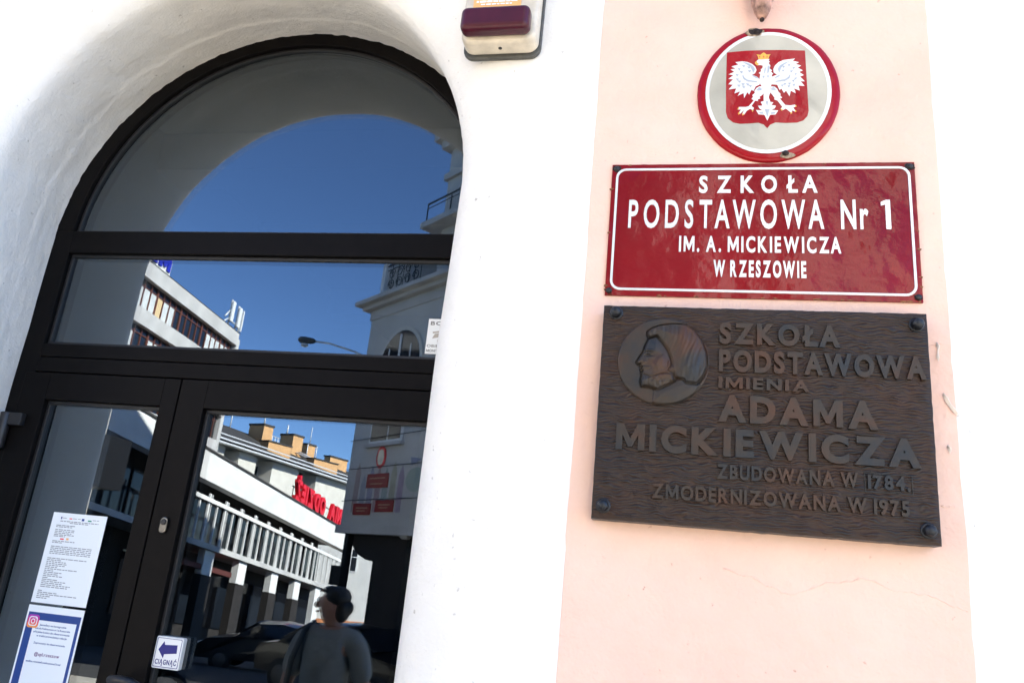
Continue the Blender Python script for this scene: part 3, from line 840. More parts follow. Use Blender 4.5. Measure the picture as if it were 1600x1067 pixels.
hh = .0058*sst(-3, 16, dh) + .0034*sst(0, 150, dh)
cxh = (PX - 520) + .25*(PY - 200)
strand = .8*np.sin(cxh*.055 + 1.6*np.sin(PY*.011) + .8*np.sin(cxh*.013)) + .5*np.sin(cxh*.13 + 2*np.sin(PY*.015)) + .3*np.sin(cxh*.031 - PY*.02)
hgt = np.where(dh > -3, np.maximum(hgt, hh + .0004*strand*sst(5, 40, dh)), hgt)
def blob(x, y, rx, ry, a, rot=0): 
    c, s_ = math.cos(rot), math.sin(rot)
    X_, Y_ = (PX-x)*c + (PY-y)*s_, -(PX-x)*s_ + (PY-y)*c
    return a*np.exp(-(X_/rx)**2 - (Y_/ry)**2)
hgt += blob(395, 452, 55, 12, .0024, .15) + blob(385, 482, 26, 11, .0016) - blob(390, 468, 45, 6, .0012, .1) - blob(385, 502, 42, 8, .0014) - blob(420, 500, 40, 20, .0010) + blob(345, 575, 34, 20, .0014) - blob(372, 560, 8, 24, .0012) + blob(300, 560, 22, 40, .0012, .5) - blob(318, 662, 24, 5, .0016) - blob(560, 600, 60, 90, .0006)
hgt -= gro(df)*(dh < -2) + gro(dh)
hgt -= .0012*sst(-14, -6, db)*(1 - sst(-4, 2, db))*(df > 6)
rad = np.hypot(U, V)
vs, idx = [], -np.ones((G, G), int)
for j in range(G):
    for i in range(G):
        r = rad[j, i]
        if r <= 1.012:
            k = min(1, 1/max(r, 1e-6)) if r > .992 else 1
            idx[j, i] = len(vs)
            edge_ = 1 - sst(.975, 1.0, np.array(r))
            vs.append((MX + MR*U[j, i]*k, -.0345 - 1.8*float(hgt[j, i])*float(edge_) - .0015*float(edge_), MZ + MR*V[j, i]*k))
fs = [(idx[j, i], idx[j, i+1], idx[j+1, i+1], idx[j+1, i]) for j in range(G-1) for i in range(G-1) if min(idx[j, i], idx[j, i+1], idx[j+1, i+1], idx[j+1, i]) >= 0]
mb = MB(); mb.add(vs, fs, True)
mb.lathe((MX, -.029, MZ), (0, -1, 0), [(0, MR*1.002), (.0052, MR*1.0)], 96)
mb.build("medallion", bronze_flat, PQ)
for x, z in ((-.118, 2.346), (.5115, 2.338), (-.122, 1.9145), (.5105, 1.914)):
    mb = MB(); mb.lathe((x, -.029, z), (0, -1, 0), [(0, .0155), (.004, .0155), (.0045, .013)], 24)
    mb.lathe((x, -.0335, z), (0, -1, 0), [(0, .0125), (.010, .0125), (.016, .010), (.019, .004)], 6 if z < 2 else 18)
    mb.build("bolt", bolt_m, PQ)

# ------------------------------------------------------------------ buildings across the street (seen mirrored in the door glass)
CP = Vector((0, 2.65, 0))
def plan(az, D, side):
    a = R(az); u = Vector((math.sin(a), -math.cos(a), 0)); n_ = Vector((math.cos(a), math.sin(a), 0))
    return Fr(CP + n_ * D, u, n_ * side)

# clothes shop with a white parapet and white fins
f = plan(-3.34, -16, 1)
SL, S0 = -.109, 29
SHOP = thing("shop_building", tuple(f(36, 0, -2.2)), "white shop with broad parapet and rows of white fins mirrored in the wide door leaf", "building")
B = lambda mb, a0, a1, w0, w1, z0, z1: mb.box(a0, a1, w0, w1, z0 + .15, z1 + .15, f, SL, S0)
mb = MB(); B(mb, 20, 48.3, -.5, 0, 4.21, 5.3); mb.build("parapet", sun_white, SHOP)
mb = MB(); B(mb, 20, 48.3, -5, -.5, 4.6, 5.1); B(mb, 20, 48.35, -.55, .06, 5.3, 5.38); mb.build("roof", roof_m, SHOP)
mb = MB(); B(mb, 20, 46.3, -5, -1.5, -4, 4.6); mb.build("wall", dark_brown, SHOP)
mb = MB(); B(mb, 20, 46.2, -1.45, -1.4, 2.2, 3.9); mb.build("window_band", dark_glass, SHOP)
mb = MB(); B(mb, 20, 46.3, -1.5, .1, 1.72, 1.93); mb.build("floor_slab", conc, SHOP)
mb = MB(); B(mb, 24.9, 46.2, .06, .12, 3.44, 3.60); mb.build("fin_rail", sun_white, SHOP)
s = 25.3
while s < 46:
    mb = MB(); B(mb, s - .05, s + .05, -.03, .05, 1.94, 3.78); B(mb, s + .22, s + .25, -.03, .02, 1.94, 3.78); mb.build("fin", sun_white, SHOP)
    mb = MB(); B(mb, s + .70, s + .765, -.02, .05, 1.94, 3.46); mb.build("slim_fin", sun_white, SHOP)
    mb = MB(); B(mb, s - .4, s - .34, -1.39, -1.34, 2.2, 3.9); mb.build("mullion", dark_brown, SHOP)
    s += 1.455
for s in (27.2, 30.3, 33.4, 37.0, 40.0, 43.1):
    mb = MB(); B(mb, s, s + .8, -.35, -.05, .78 if s < 42 else -.5, 1.70); pl = mb.build("pillar", sun_white, SHOP)
    mb = MB(); B(mb, s - .03, s + .83, -.37, -.02, -3.5, .76 if s < 42 else -.52); mb.build("plinth", dark_brown if s < 42 else plinth_m, pl)  # lower part dark brown on all pillars but the last
mb = MB(); B(mb, 27, 46, -1.48, -1.44, -1.1, 1.1); mb.build("shop_window", dark_glass, SHOP)
mb = MB(); B(mb, 28.3, 33, -1.4, -.1, .95, 1.15); mb.build("awning", mat("dark red awning", (.10, .025, .02), .8), SHOP)
# red roof letters
LT = thing("rooftop_shop_sign", tuple(f(43, -.2, 3.9)), "red mirrored letters of a clothes shop sign standing on the white parapet", "sign")
class SlopeFr(Fr):
    def __call__(s, a, w, z): return Fr.__call__(s, a, w, z + SL * (-a - S0))
fl_ = SlopeFr(f.p, -f.u, f.n)
mb = MB()
mb.text("ODZIEŻ", -42.85, -38.45, 5.62, 6.55, -.32, -.12, fl_, bold=.05, sp=1.08)
mb.text("NIA", -45.75, -43.75, 5.62, 6.55, -.32, -.12, fl_, bold=.05, sp=1.08)
mb.text("TA", -47.6, -46.1, 5.62, 6.55, -.32, -.12, fl_, bold=.05, sp=1.08)
mb.build("letters", letter_red, LT)
mb = MB()
mb.box(38.3, 47.7, -.36, -.34, 5.60, 5.66, f, SL, S0).box(38.3, 47.7, -.36, -.34, 6.2, 6.25, f, SL, S0)
for k in range(12): mb.box(38.5 + .8*k, 38.55 + .8*k, -.38, -.35, 5.50, 6.3, f, SL, S0)
mb.build("sign_rack", black_metal, LT)

# office tower
f0 = plan(-8, -21.2, 1)
class TowerFr(Fr):
    def __call__(s, a, w, z): return Fr.__call__(s, a * .8, w * .8, (z - 1.75) * .8 + 1.75)
f = TowerFr(f0.p, f0.u, f0.n)
OT = thing("office_tower", tuple(f(52, 0, -6)), "tall pale office block with ribbon windows mirrored high above the narrow door leaf", "building")
PIT = 2.95
mb = MB(); mb.box(26, 59.7, -9, -.5, -8, 18.3, f); mb.build("wall", conc, OT)
mb = MB(); mb.box(59.71, 60.3, -9, -.1, -8, 18.4, f); mb.build("end_pier", conc, OT)
mb = MB(); mb.box(25.8, 59.9, -9, -.02, 18.79, 18.87, f); mb.build("roof", roof_m, OT)
for k in range(7):
    zt_ = 18.78 - PIT*k
    mb = MB(); mb.box(26, 59.7, -.48, 0, zt_ - 1.02, zt_, f); mb.build("parapet_band", conc, OT)
    mb = MB(); mb.box(26, 59.6, -.44, -.40, zt_ - PIT, zt_ - 1.02, f); wb = mb.build("ribbon_window", dark_glass, OT)
    mb = MB(); i = 0; s = 26.4
    while s < 59.5:
        big = i % 4 == 0
        mb.box(s - (.09 if big else .04), s + (.09 if big else .04), -.41, -.33, zt_ - PIT, zt_ - 1.02, f); s += .86; i += 1
    mb.box(26, 59.6, -.41, -.34, zt_ - 1.5, zt_ - 1.44, f).box(26, 59.6, -.41, -.30, zt_ - PIT, zt_ - PIT + .09, f)
    mb.build("window_frame", brown_m, wb)
    if k < 3:
        mb = MB(); i = 0; s = 26.4
        rr = random.Random(k + 2)
        blinds = MB(); tan = MB()
        while s < 58.6:
            q = rr.random()
            lit = (44 < s < 49 or s > 54) if k == 0 else q < .35
            if lit: (tan if (k == 0 and 46.9 < s < 47.8) else blinds).box(s + .08, s + .79, -.395, -.385, zt_ - PIT + .1, zt_ - 1.52, f)
            s += .86
        blinds.build("blind", blind_m, wb)
        if tan.v: tan.build("tan_blind", tan_blind, wb)
RS = thing("rooftop_letter_sign", tuple(f(46, 0, 18.8)), "blue letters on white outlines on the roof edge of the pale office block", "sign")
mb = MB(); mb.box(43.4, 47.6, -.30, -.22, 19.0, 20.35, f).box(43.4, 47.6, -.9, -.8, 20.36, 20.45, f); mb.build("white_board", sun_white, RS)
mb = MB(); mb.text("MDI", -47.4, -43.6, 19.12, 20.2, -.2, -.12, TowerFr(f.p, -f.u, f.n), bold=.07, sp=1.05); mb.build("letters", letter_blue, RS)
mb = MB()
for s in (43.8, 45.4, 47.2): mb.box(s, s + .08, -.8, -.3, 18.8, 19.05, f)
mb.build("feet", black_metal, RS)
AN = thing("cell_antenna", tuple(f(59, -.3, 18.8)), "white panel phone antennas on a mast at the office block roof corner", "antenna")
for s, z0, z1, wd in ((57.9, 18.9, 21.0, .42), (59.3, 18.85, 20.95, .46), (60.1, 18.7, 20.9, .14)):
    mb = MB(); mb.box(s, s + wd, -.3, -.12, z0 + .4, z1, f); mb.build("panel", plastic_w, AN, .03)
    mb = MB(); mb.tube([f(s + wd/2, -.4, 18.8 if s < 60 else 18.3), f(s + wd/2, -.4, z1 + .15)], .06); mb.build("mast", metal_w, AN)
mb = MB(); mb.tube([f(57, -.4, 18.87), f(57.9, -.4, 19.5)], .05).tube([f(57.9, -.4, 19.5), f(60.2, -.4, 19.5)], .05).tube([f(57.3, -.4, 19.5), f(58.0, -.4, 20.2)], .05); mb.build("brace", metal_w, AN)

# apartment block with dormers and chimneys
f = plan(2.9, -33, 1)
AP = thing("apartment_block", tuple(f(60, 0, -4)), "white apartment block with a dark roof, ochre dormers and chimneys behind the shop", "building")
EV = 9.15
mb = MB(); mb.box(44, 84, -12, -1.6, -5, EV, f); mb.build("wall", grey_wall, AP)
for a, b in ((46.6, 49.0), (50.9, 53.3), (55.7, 60.0), (63.2, 70)):
    mb = MB(); mb.box(a, b, -1.59, -.35, -5, EV - .35, f); mb.build("bay", cream_wall, AP)
mb = MB(); mb.box(60.4, 62.8, -1.58, -1.5, 3, EV - .3, f); mb.build("stair_window", dark_glass, AP)
for k in range(5):
    a = (49.3, 53.6, 54.6, 42.5, 44.5)[k]
    mb = MB(); mb.box(a, a + .9, -1.58, -1.5, EV - 2.1, EV - .8, f); mb.build("window", dark_glass, AP)
mb = MB()
rp0, rp1 = (38.5, .45, EV), (86, .45, EV)
V8 = [f(44, .45, EV), f(86, .45, EV), f(86, -13, EV), f(44, -13, EV), f(54.5, -5.5, 11.6), f(80, -5.5, 11.4)]
mb.add(V8, [(0, 1, 5, 4), (1, 2, 5), (2, 3, 4, 5), (3, 0, 4), (0, 3, 2, 1)]); mb.build("roof", roof_m, AP)
mb = MB(); mb.box(44, 86, .46, .56, EV - .05, EV + .07, f).box(44, 86, .46, .52, EV + .28, EV + .36, f).box(44, 86, -.2, .44, EV - .28, EV - .16, f); mb.build("gutter", metal_w, AP)
def turned(a, w_, deg=14):
    t = R(deg)
    return Fr(f(a, w_, 0), f.u*math.cos(t) + f.n*math.sin(t), f.n*math.cos(t) - f.u*math.sin(t))
for a, b, z0, z1 in ((55.4, 58.0, 9.3, 10.4), (63.6, 66.9, 9.2, 10.35), (72.6, 75.4, 9.2, 10.3)):
    q = turned(b, -.3)
    mb = MB(); mb.box(a - b, 0, -.9, 0, z0, z1, q); dm_ = mb.build("dormer", brick_y, AP)
    mb = MB(); mb.box(a - b - .08, .08, -1.0, .08, z1 + .002, z1 + .1, q); mb.build("dormer_roof", roof_m, dm_)
for a, b, dp, w0, z1 in ((58.1, 59.2, 1.7, -3.0, 12.15), (63.6, 64.9, 1.6, -3.2, 12.35), (67.1, 68.2, .7, -3.6, 12.1), (73.6, 76.4, .8, -4.0, 12.0)):
    q = turned(b, w0)
    mb = MB(); mb.box(a - b, 0, -dp, 0, 9.8, z1, q); ch_ = mb.build("chimney", brick_y, AP)
    mb = MB(); mb.box(a - b - .07, .07, -dp - .07, .07, z1 + .002, z1 + .16, q); mb.build("chimney_cap", roof_m, ch_)
mb = MB()
for a, w_, z0, z1, r in ((58.6, -3.6, 12.2, 13.2, .07), (56.2, -5.2, 11.4, 13.0, .05), (63.9, -4.4, 12.4, 13.3, .07), (67.7, -4, 12.2, 13.9, .04), (65.4, -2.9, 10.5, 11.9, .05), (66.6, -2.6, 10.4, 11.9, .05)):
    mb.tube([f(a, w_, z0), f(a, w_, z1)], r, 6)
mb.tube([f(64.6, -3.2, 11.0), f(66.6, -.8, 9.9)], .08, 6).tube([f(64.2, -3.3, 10.9), f(66.2, -1.0, 9.9)], .06, 6)
for k in range(6): mb.tube([f(60.4 + .5*k, -4.6, 11.0), f(60.4 + .5*k, -4.6, 11.9)], .035, 5)
mb.tube([f(60.2, -4.6, 11.9), f(63.2, -4.6, 11.9)], .04, 5)
mb.build("roof_pipes", metal_w, AP)

# corner building with a mural and red notice boards, in shade
f = plan(-51.8, 10.8, -1)
CB = thing("corner_building", tuple(f(13, 0, -1.5)), "grey shaded corner building with iron balcony and red notice boards mirrored in the door", "building")
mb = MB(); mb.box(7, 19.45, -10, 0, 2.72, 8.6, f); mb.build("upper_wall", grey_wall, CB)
mb = MB(); mb.box(6.9, 19.6, -10.1, .06, 2.50, 2.719, f); mb.build("floor_slab", conc, CB)
mb = MB(); mb.prism([(7, -2), (18.03, -2), (18.03, 1.84), (18.4, 1.87), (18.8, 1.98), (19.1, 2.15), (19.4, 2.499), (7, 2.499)], -2.2, -.3, f); mb.build("ground_floor_wall", dark_brown, CB)
mb = MB(); mb.box(19.15, 19.33, -.3, -.12, -2, 2.499, f); mb.build("column", black_metal, CB)
mb = MB(); mb.box(18.95, 19.5, -.10, .06, 1.15, 1.65, f); mb.build("meter_box", black_metal, CB)
mb = MB(); mb.lathe(f(16.4, -.13, 2.499), (0, 0, -1), [(0, .14), (.04, .14), (.08, .09)], 20); mb.build("ceiling_lamp", plastic_w, CB)
mb = MB(); mb.box(6.8, 19.85, -10.2, .42, 9.02, 9.14, f).box(6.85, 19.7, -10.1, .22, 8.90, 9.019, f).box(6.9, 19.5, -10.1, .04, 8.601, 8.899, f); mb.build("cornice", conc, CB)
# arched window with a frame
az_ = [(17.55 + .98*math.cos(t), 6.95 + 1.0*math.sin(t)) for t in [math.pi*k/20 for k in range(21)]] + [(16.57, 5.9), (18.53, 5.9)]
mb = MB(); mb.prism([(17.55 + (a-17.55)*1.12, 6.95 + (z-6.95)*1.12) for a, z in az_[:21]] + [(16.45, 5.85), (18.65, 5.85)], .002, .05, f); aw = mb.build("arched_window", cream_wall, CB)
mb = MB(); mb.prism(az_, .02, .06, f); mb.build("pane", dark_glass, aw)
mb = MB(); mb.box(17.51, 17.59, .061, .09, 5.9, 7.84, f).box(16.6, 18.5, .061, .085, 6.75, 6.83, f).box(17.0, 17.04, .061, .08, 5.9, 7.5, f).box(18.06, 18.1, .061, .08, 5.9, 7.5, f); mb.build("window_bar", plastic_w, aw)
# flat window below it
mb = MB(); mb.box(16.9, 18.5, .002, .05, 4.85, 6.0, f) ; fw = mb.build("window", plastic_w, CB)
mb = MB(); mb.box(16.98, 17.55, .051, .06, 4.93, 5.95, f).box(17.62, 18.42, .051, .06, 4.93, 5.95, f); mb.build("pane", dark_glass, fw)
mb = MB(); mb.box(16.8, 18.6, .001, .14, 4.76, 4.845, f); mb.build("sill", conc, fw)
# mural of coloured pencils and the plates on it
cols = [(.55, .30, .24), (.33, .36, .45), (.35, .33, .52), (.52, .24, .25), (.30, .46, .40), (.52, .48, .24), (.45, .25, .42)]
for k, c in enumerate(cols):
    a = 18.75 - .36*k; top_ = 4.15 + (.25, -.1, .15, .1, .05, .2, .1)[k]
    mb = MB(); mb.prism([(a, 3.05), (a + .26, 3.05), (a + .26, top_ - .3), (a + .13, top_), (a, top_ - .3)], .002, .006, f); mb.build("mural_pencil", mat("faded mural paint", tuple(.5*q_ + .23 for q_ in c), .9, 0, .2, 3), CB)
mb = MB(); mb.prism(oval(16.1, 3.85, .42, .30, 24), .003, .007, f); mb.build("mural_cloud", mat("faded green paint", (.38, .44, .38), .9), CB)
mb = MB(); mb.prism([(15.9, 4.35), (16.35, 4.2), (16.4, 4.42)], .003, .007, f); mb.build("mural_plane", mat("faded blue paint", (.28, .31, .42), .9), CB)
mb = MB(); mb.prism(oval(17.8, 4.48, .23, .29, 32), .008, .03, f); ov = mb.build("oval_plate", letter_red, CB)
mb = MB(); mb.prism(oval(17.8, 4.48, .16, .21, 32), .031, .035, f); mb.build("oval_field", field_m, ov)
for a0, a1, z0, z1, m in ((17.3, 18.35, 3.68, 4.05, letter_red), (17.97, 18.85, 2.98, 3.28, letter_red), (16.9, 17.76, 3.06, 3.36, letter_red)):
    mb = MB(); mb.box(a0, a1, .008, .03, z0, z1, f); nb = mb.build("notice_board", mat("deep red board", (.28, .012, .010), .5), CB)
    mb = MB(); mb.box(a0 + .15, a1 - .15, .031, .034, z1 - .14, z1 - .10, f).box(a0 + .25, a1 - .2, .031, .034, z0 + .09, z0 + .12, f); mb.build("pale_line", mat("faded lettering", (.45, .25, .15)), nb)
for z0, z1 in ((4.2, 4.3), (3.35, 3.45), (5.0, 5.1)):
    mb = MB(); mb.tube([f(19.4, .09, z0), f(17, .075, z0 + (z1-z0)*.3), f(9, .09, z1)], .012, 5); mb.build("cable", black_metal, CB)
# set back upper storeys
rc = [(19.1, 9.15), (19.1, 10.0), (19.0, 10.35), (18.7, 10.55), (18.2, 10.6), (18.0, 10.6), (18.0, 9.15)]
mb = MB(); mb.prism(rc, -6, -.12, f); mb.build("roof_turret", grey_wall, CB)
mb = MB(); mb.box(7, 16.9, -9, -.35, 9.15, 14.2, f); mb.build("attic_wall", grey_wall, CB)
mb = MB(); mb.box(6.9, 17.3, -9.2, .05, 13.75, 14.0, f).box(6.9, 17.1, -9.1, -.1, 13.5, 13.749, f).box(6.9, 17.0, -9.05, -.25, 12.5, 12.7, f).box(6.9, 17.35, -9.2, .1, 10.95, 11.12, f); mb.build("attic_cornice", conc, CB)
def iron_rail(s0, s1, z0, z1, w_, scrolls, nm):
    mb = MB()
    mb.tube([f(s0, w_, z0 + .08), f(s1, w_, z0 + .08)], .018, 6).tube([f(s0, w_, z1), f(s1, w_, z1)], .028, 6).tube([f(s0, w_, z1 - .14), f(s1, w_, z1 - .14)], .014, 6)
    n_ = max(2, round((s1 - s0) / (.30 if scrolls else 1.1)))
    for k in range(n_ + 1):
        a = s0 + (s1 - s0)*k/n_
        mb.tube([f(a, w_, z0), f(a, w_, z1)], .012 if scrolls else .02, 5)
    if scrolls:
        for k in range(int((s1 - s0) / .42)):
            c_ = s0 + .21 + .42*k
            for sg, zc_ in ((1, z0 + .33), (-1, z0 + .66)):
                mb.tube([f(c_ + sg*.17*math.cos(t)*(1 - t/14), w_ + .02, zc_ + .17*math.sin(t)*(1 - t/14)) for t in [k2*.5 for k2 in range(19)]], .014, 5)
    mb.build(nm, black_metal, CB)
iron_rail(16.95, 18.75, 9.15, 10.12, .12, True, "balcony_railing")
iron_rail(7.2, 17.3, 11.12, 11.75, -.05, False, "roof_railing")
mb = MB(); mb.box(18.72, 18.9, .05, .2, 9.15, 10.2, f); mb.build("railing_post", sun_white, CB, .02)

# lamp on the corner of that building
LP = thing("street_lamp", tuple(f(19.45, -.2, 7.5)), "grey street lamp on a short arm reaching out from the corner building", "lamp")
dl = Vector((-.86, .1, .0))
base = f(19.46, -.3, 7.45)
mb = MB(); mb.tube([base, base + Vector((-.7, -.05, .28)), base + Vector((-1.6, -.2, .55)), base + Vector((-2.1, -.28, .62))], .03, 8); mb.build("arm", metal_w, LP)
hd = base + Vector((-2.1, -.28, .62))
mb = MB(); mb.lathe(hd, (-1, -.15, .12), [(0, .04), (.12, .09), (.40, .11), (.55, .10), (.62, .05)], 14); mb.build("lamp_head", seal_m, LP)
mb = MB(); mb.lathe(hd + Vector((-.38, -.06, -.08)), (0, 0, -1), [(0, .12), (.06, .10), (.09, .05)], 14); mb.build("lamp_glass", plastic_w, LP)
mb = MB(); mb.box(19.452, 19.50, -.45, -.15, 7.25, 7.65, f); mb.build("wall_bracket", black_metal, LP)

# sunlit house end behind the shop
PR = Vector((-20.0, -51.8, 0)); ue = Vector((-.94, .34, 0)); ne = Vector((.34, .94, 0))
f = Fr(PR, ue, ne)
HE = thing("white_house", tuple(f(2, 0, -4.7)), "sunlit white house with an orange plinth and a cross barred window beyond the shop", "building")
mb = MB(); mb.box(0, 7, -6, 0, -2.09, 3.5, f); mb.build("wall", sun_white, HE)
mb = MB(); mb.box(-.05, 7.05, -6.05, .06, -5.2, -2.10, f); mb.build("plinth", plinth_m, HE)
mb = MB(); mb.box(-.3, 7.3, -6.3, .3, 3.51, 3.7, f); mb.build("roof", roof_m, HE)
mb = MB(); mb.box(1.05, 2.0, .002, .05, 1.15, 2.75, f); hw = mb.build("window", plastic_w, HE)
mb = MB()
for a in (1.13, 1.56):
    for z in (1.23, 2.2): mb.box(a, a + .37, .051, .056, z, z + (.9 if z < 2 else .47), f)
mb.build("pane", dark_glass, hw)

# plain house at the near left
HN = thing("beige_house", (-15, -9, 0), "plain beige house wall with dark balcony, mirrored in the narrow door leaf", "building")
mb = MB(); mb.box(-21, -12.5, -12.9, -4.2, -1.2, 5.4); mb.build("wall", cream_wall, HN)
mb = MB(); mb.box(-21.2, -12.3, -13.0, -4.0, 5.402, 5.6); mb.build("roof", roof_m, HN)
mb = MB(); mb.box(-12.49, -11.4, -12.4, -6.5, 2.75, 2.95).box(-12.49, -11.4, -12.4, -6.5, 3.75, 3.82).box(-11.46, -11.4, -12.4, -6.5, 2.95, 3.75); mb.build("balcony", black_metal, HN)
mb = MB()
for y in (-12.2, -9.4, -6.6): mb.box(-12.49, -12.45, y, y + 1.5, .2, 2.2)
mb.build("dark_shopfront", dark_glass, HN)
mb = MB(); mb.box(-12.44, -12.35, -12.3, -7, 2.3, 2.7); mb.build("fascia", dark_brown, HN)

# ------------------------------------------------------------------ parked cars
def make_car(loc, rz):
    c = thing("parked_car", (0, 0, 0), "", "car", "cars parked across the street")
    body = [(-2.1, .35), (-2.15, .75), (-2.0, .92), (-1.55, .98), (-.95, 1.36), (-.3, 1.46), (.45, 1.42), (1.05, 1.02), (1.85, .88), (2.12, .7), (2.15, .35)]
    mb = MB(); secs = []
    for sy in (-1, -.92, -.55, 0, .55, .92, 1):
        for x, z in body:
            k = .80 if (abs(sy) == 1) else 1
            tum = 1 - .22 * max(0, (z - .95) / .5) 
            secs.append((x * (.985 if abs(sy) == 1 else 1), sy*.87*tum, z if abs(sy) < .9 else z - (.04 if z > .9 else 0)))
    nb_ = len(body)
    mb.add(secs, [(r*nb_+i, r*nb_+i+1, (r+1)*nb_+i+1, (r+1)*nb_+i) for r in range(6) for i in range(nb_-1)], True)
    mb.add(secs[:nb_], [list(range(nb_))]); mb.add(secs[-nb_:], [list(range(nb_))])
    mb.build("body", car_paint, c, .02)
    mb = MB(); mb.add([(.50, -.60, 1.42), (.50, .60, 1.42), (1.06, .72, 1.045), (1.06, -.72, 1.045)], [(0, 1, 2, 3)]); mb.add([(-.93, -.6, 1.38), (-.93, .6, 1.38), (-1.56, .7, 1.01), (-1.56, -.7, 1.01)], [(0, 1, 2, 3)])
    o = mb.build("windscreen", dark_glass, c); o.modifiers.new("s", 'SOLIDIFY').thickness = .012
    for sy in (-1, 1):
        mb = MB(); mb.add([(-1.25, sy*.875, 1.0), (.95, sy*.875, 1.0), (.40, sy*.76, 1.36), (-.85, sy*.76, 1.34)], [(0, 1, 2, 3)])
        o = mb.build("side_window", dark_glass, c); o.modifiers.new("s", 'SOLIDIFY').thickness = .015
        for x in (-1.3, 1.35):
            mb = MB(); mb.lathe((x, sy*.70, .32), (0, sy, 0), [(0, .32), (.19, .32), (.2, .29)], 24); wh = mb.build("wheel", tyre_m, c)
            mb = MB(); mb.lathe((x, sy*.895, .32), (0, sy, 0), [(0, .2), (.012, .19)], 18); mb.build("rim", seal_m, wh)
        mb = MB(); mb.box(2.06, 2.14, sy*.55 - .16, sy*.55 + .16, .62, .76); mb.build("headlight", plastic_w, c, .02)
    c.location = loc; c.rotation_euler = (math.atan(.1)*0, 0, rz)
    return c
def copy_tree(o, parent=None):
    c = o.copy(); COL.objects.link(c); c.parent = parent
    for ch in list(o.children): copy_tree(ch, c)
    return c
c1 = make_car((-11.4, -21.0, -1.62), R(168))
c1["label"] = "dark parked car nearer the clothes shop, mirrored low in the door glass"
c2_ = copy_tree(c1); c2_.location = (-6.3, -14.3, -.95); c2_.rotation_euler.z = R(20)
c2_["label"] = "dark parked car under the grey corner building, mirrored behind the person"

# ------------------------------------------------------------------ person beside the photographer
PN = thing("person", (-1.83, -1.82, 0), "person in a white T-shirt with a dark bag strap looking aside, mirrored in the door", "person")
def skin(name, V, E, m, root=0, sub=2, parent=PN):
    me = bpy.data.meshes.new(name)
    me.from_pydata([tuple(v[0]) for v in V], E, [])
    o = bpy.data.objects.new(name, me); COL.objects.link(o)
    o.modifiers.new("skin", 'SKIN')
    if not me.skin_vertices:
        me.attributes  # layer comes with the modifier
    sk = me.skin_vertices[0].data
    for i, v in enumerate(V):
        r = v[1]; sk[i].radius = r if isinstance(r, tuple) else (r, r)
        sk[i].use_root = i == root
    sb = o.modifiers.new("sub", 'SUBSURF'); sb.levels = sub; sb.render_levels = sub
    dg = bpy.context.evaluated_depsgraph_get()
    me2 = bpy.data.meshes.new_from_object(o.evaluated_get(dg))
    bpy.data.objects.remove(o); 
    for p in me2.polygons: p.use_smooth = True
    o2 = bpy.data.objects.new(name, me2); COL.objects.link(o2)
    me2.materials.clear(); me2.materials.append(m)
    o2.parent = parent; LOC[o2] = LOC[parent]
    return o2
skin_m = mat("skin", (.42, .22, .15), .5, 0, .1, 20)
hair_m = mat("dark hair", (.015, .010, .008), .55, 0, .4, 60)
shirt_m = mat("pale cotton", (.25, .26, .25), .85, 0, .08, 12, .02, 14)
jean_m = mat("blue denim", (.03, .05, .11), .85, 0, .2, 40)
# local coordinates: faces +y (the door), -x is her left; z from the ground
V = [((0, 0, .92), .115), ((0, .0, 1.08), .11), ((0, 0, 1.24), .12), ((0, -.01, 1.34), .085), ((0, 0, 1.395), .05), ((-.005, .005, 1.435), .048)]
E = [(0, 1), (1, 2), (2, 3), (3, 4), (4, 5)]
hV = [((-.012, .005, 1.48), .066), ((-.02, .01, 1.535), .076), ((-.005, .0, 1.575), .055)]
i0 = len(V); V += hV; E += [(5, i0), (i0, i0+1), (i0+1, i0+2)]
# jaw and chin to her left
i = len(V); V += [((-.066, .015, 1.452), .032)]; E += [(i0, i)]
for sg in (-1, 1):
    i = len(V)
    V += [((sg*.17, -.01, 1.325), .05), ((sg*.235, -.03, 1.06), .038), ((sg*.23, .05, .84), .026), ((sg*.225, .07, .79), .028)]
    E += [(3, i), (i, i+1), (i+1, i+2), (i+2, i+3)]
    pl_ = i + 3
    for k, (dx, ln) in enumerate(((-.024, .062), (-.008, .072), (.008, .068), (.024, .052))):
        q = len(V)
        V += [((sg*.225, .075 + dx, .745), .010), ((sg*(.225 - .006), .080 + dx, .745 - ln*.55), .0085), ((sg*(.225 - .018), .082 + dx, .745 - ln), .007)]
        E += [(pl_, q), (q, q+1), (q+1, q+2)]
    q = len(V)
    V += [((sg*.215, .115, .775), .011), ((sg*.205, .125, .735), .009)]
    E += [(pl_, q), (q, q+1)]
    i = len(V)
    V += [((sg*.09, 0, .86), .095), ((sg*.10, .01, .48), .058), ((sg*.105, -.02, .10), .040), ((sg*.11, .08, .045), .038), ((sg*.115, .15, .04), .03)]
    E += [(0, i), (i, i+1), (i+1, i+2), (i+2, i+3), (i+3, i+4)]
skin("body", V, E, skin_m)
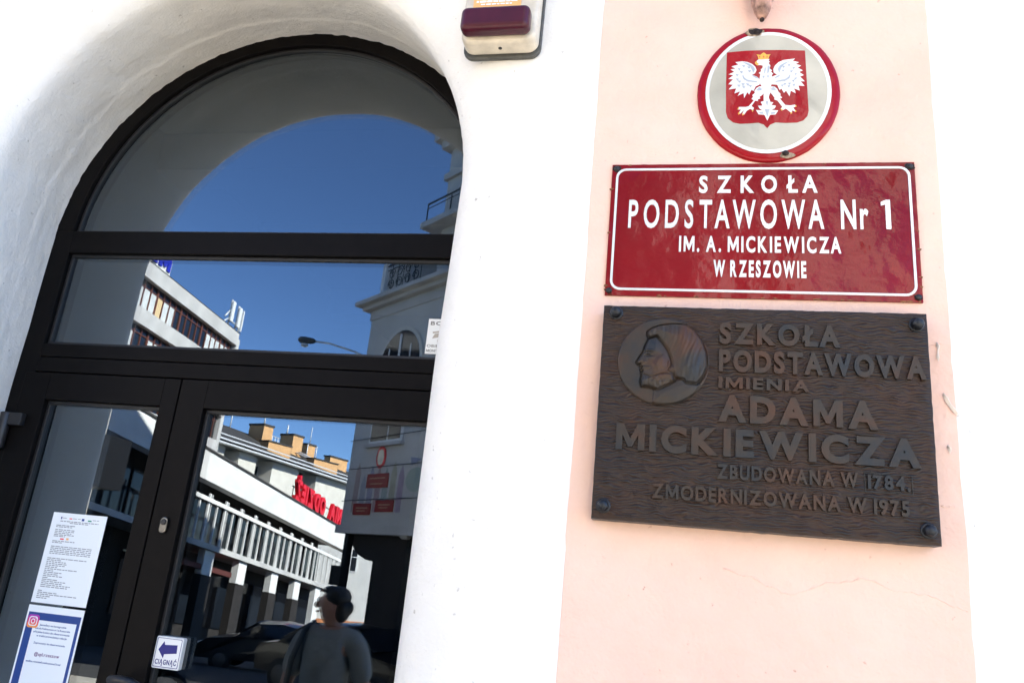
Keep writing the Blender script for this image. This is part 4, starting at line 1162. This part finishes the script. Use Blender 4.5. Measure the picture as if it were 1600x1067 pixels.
# face details on the same side (looking to her left, a little towards the door)
def blobm(name, parts, m):
    mb = MB()
    for c, r in parts:
        c = Vector(c) + LOC[PN]
        seg, rg = 14, 9
        vs = [(c.x + r[0]*math.sin(math.pi*j/rg)*math.cos(2*math.pi*k/seg), c.y + r[1]*math.sin(math.pi*j/rg)*math.sin(2*math.pi*k/seg), c.z + r[2]*math.cos(math.pi*j/rg)) for j in range(rg+1) for k in range(seg)]
        mb.add(vs, [(j*seg+k, j*seg+(k+1) % seg, (j+1)*seg+(k+1) % seg, (j+1)*seg+k) for j in range(rg) for k in range(seg)], True)
    return mb.build(name, m, PN)
blobm("nose", [((-.098, .028, 1.505), (.018, .011, .018)), ((-.092, .025, 1.525), (.010, .008, .024))], skin_m)
blobm("ear", [((.005, .078, 1.50), (.018, .010, .028))], skin_m)
blobm("eyes", [((-.084, .048, 1.533), (.010, .012, .008)), ((-.086, -.005, 1.533), (.010, .012, .008))], plastic_w)
blobm("lips", [((-.090, .024, 1.470), (.010, .020, .007))], mat("lips", (.35, .12, .10), .4))
blobm("hair", [((.016, -.002, 1.553), (.074, .080, .062)), ((.048, -.005, 1.49), (.046, .064, .072)), ((.080, -.01, 1.50), (.030, .035, .040)), ((-.028, .004, 1.588), (.050, .062, .028)), ((.012, .064, 1.555), (.050, .018, .04))], hair_m)
tV = [((0, 0, .86), .15), ((0, 0, 1.05), .138), ((0, 0, 1.22), .152), ((0, -.012, 1.335), .088)]
tE = [(0, 1), (1, 2), (2, 3)]
for sg in (-1, 1):
    i = len(tV); tV += [((sg*.165, -.01, 1.32), .072), ((sg*.222, -.03, 1.10), .066)]; tE += [(3, i), (i, i+1)]
skin("t_shirt", tV, tE, shirt_m)
jV = [((0, 0, .90), .135)]; jE = []
for sg in (-1, 1):
    i = len(jV); jV += [((sg*.092, 0, .80), .105), ((sg*.10, .01, .48), .072), ((sg*.105, -.02, .10), .062)]; jE += [(0, i), (i, i+1), (i+1, i+2)]
skin("trousers", jV, jE, jean_m)
mb = MB()
for sg in (-1, 1): mb.tube([Vector((sg*.11, -.08, .05)) + LOC[PN], Vector((sg*.11, .05, .055)) + LOC[PN], Vector((sg*.115, .17, .04)) + LOC[PN]], [.045, .05, .035], 10)
mb.build("shoes", black_metal, PN)
mb = MB(); o_ = LOC[PN]
mb.tube([Vector(p) + o_ for p in ((-.115, -.12, 1.28), (-.125, -.03, 1.405), (-.13, .07, 1.36), (-.145, .145, 1.22), (-.16, .15, 1.0), (-.17, .10, .88), (-.16, -.1, .85))], .017, 8); mb.build("bag_strap", black_metal, PN)
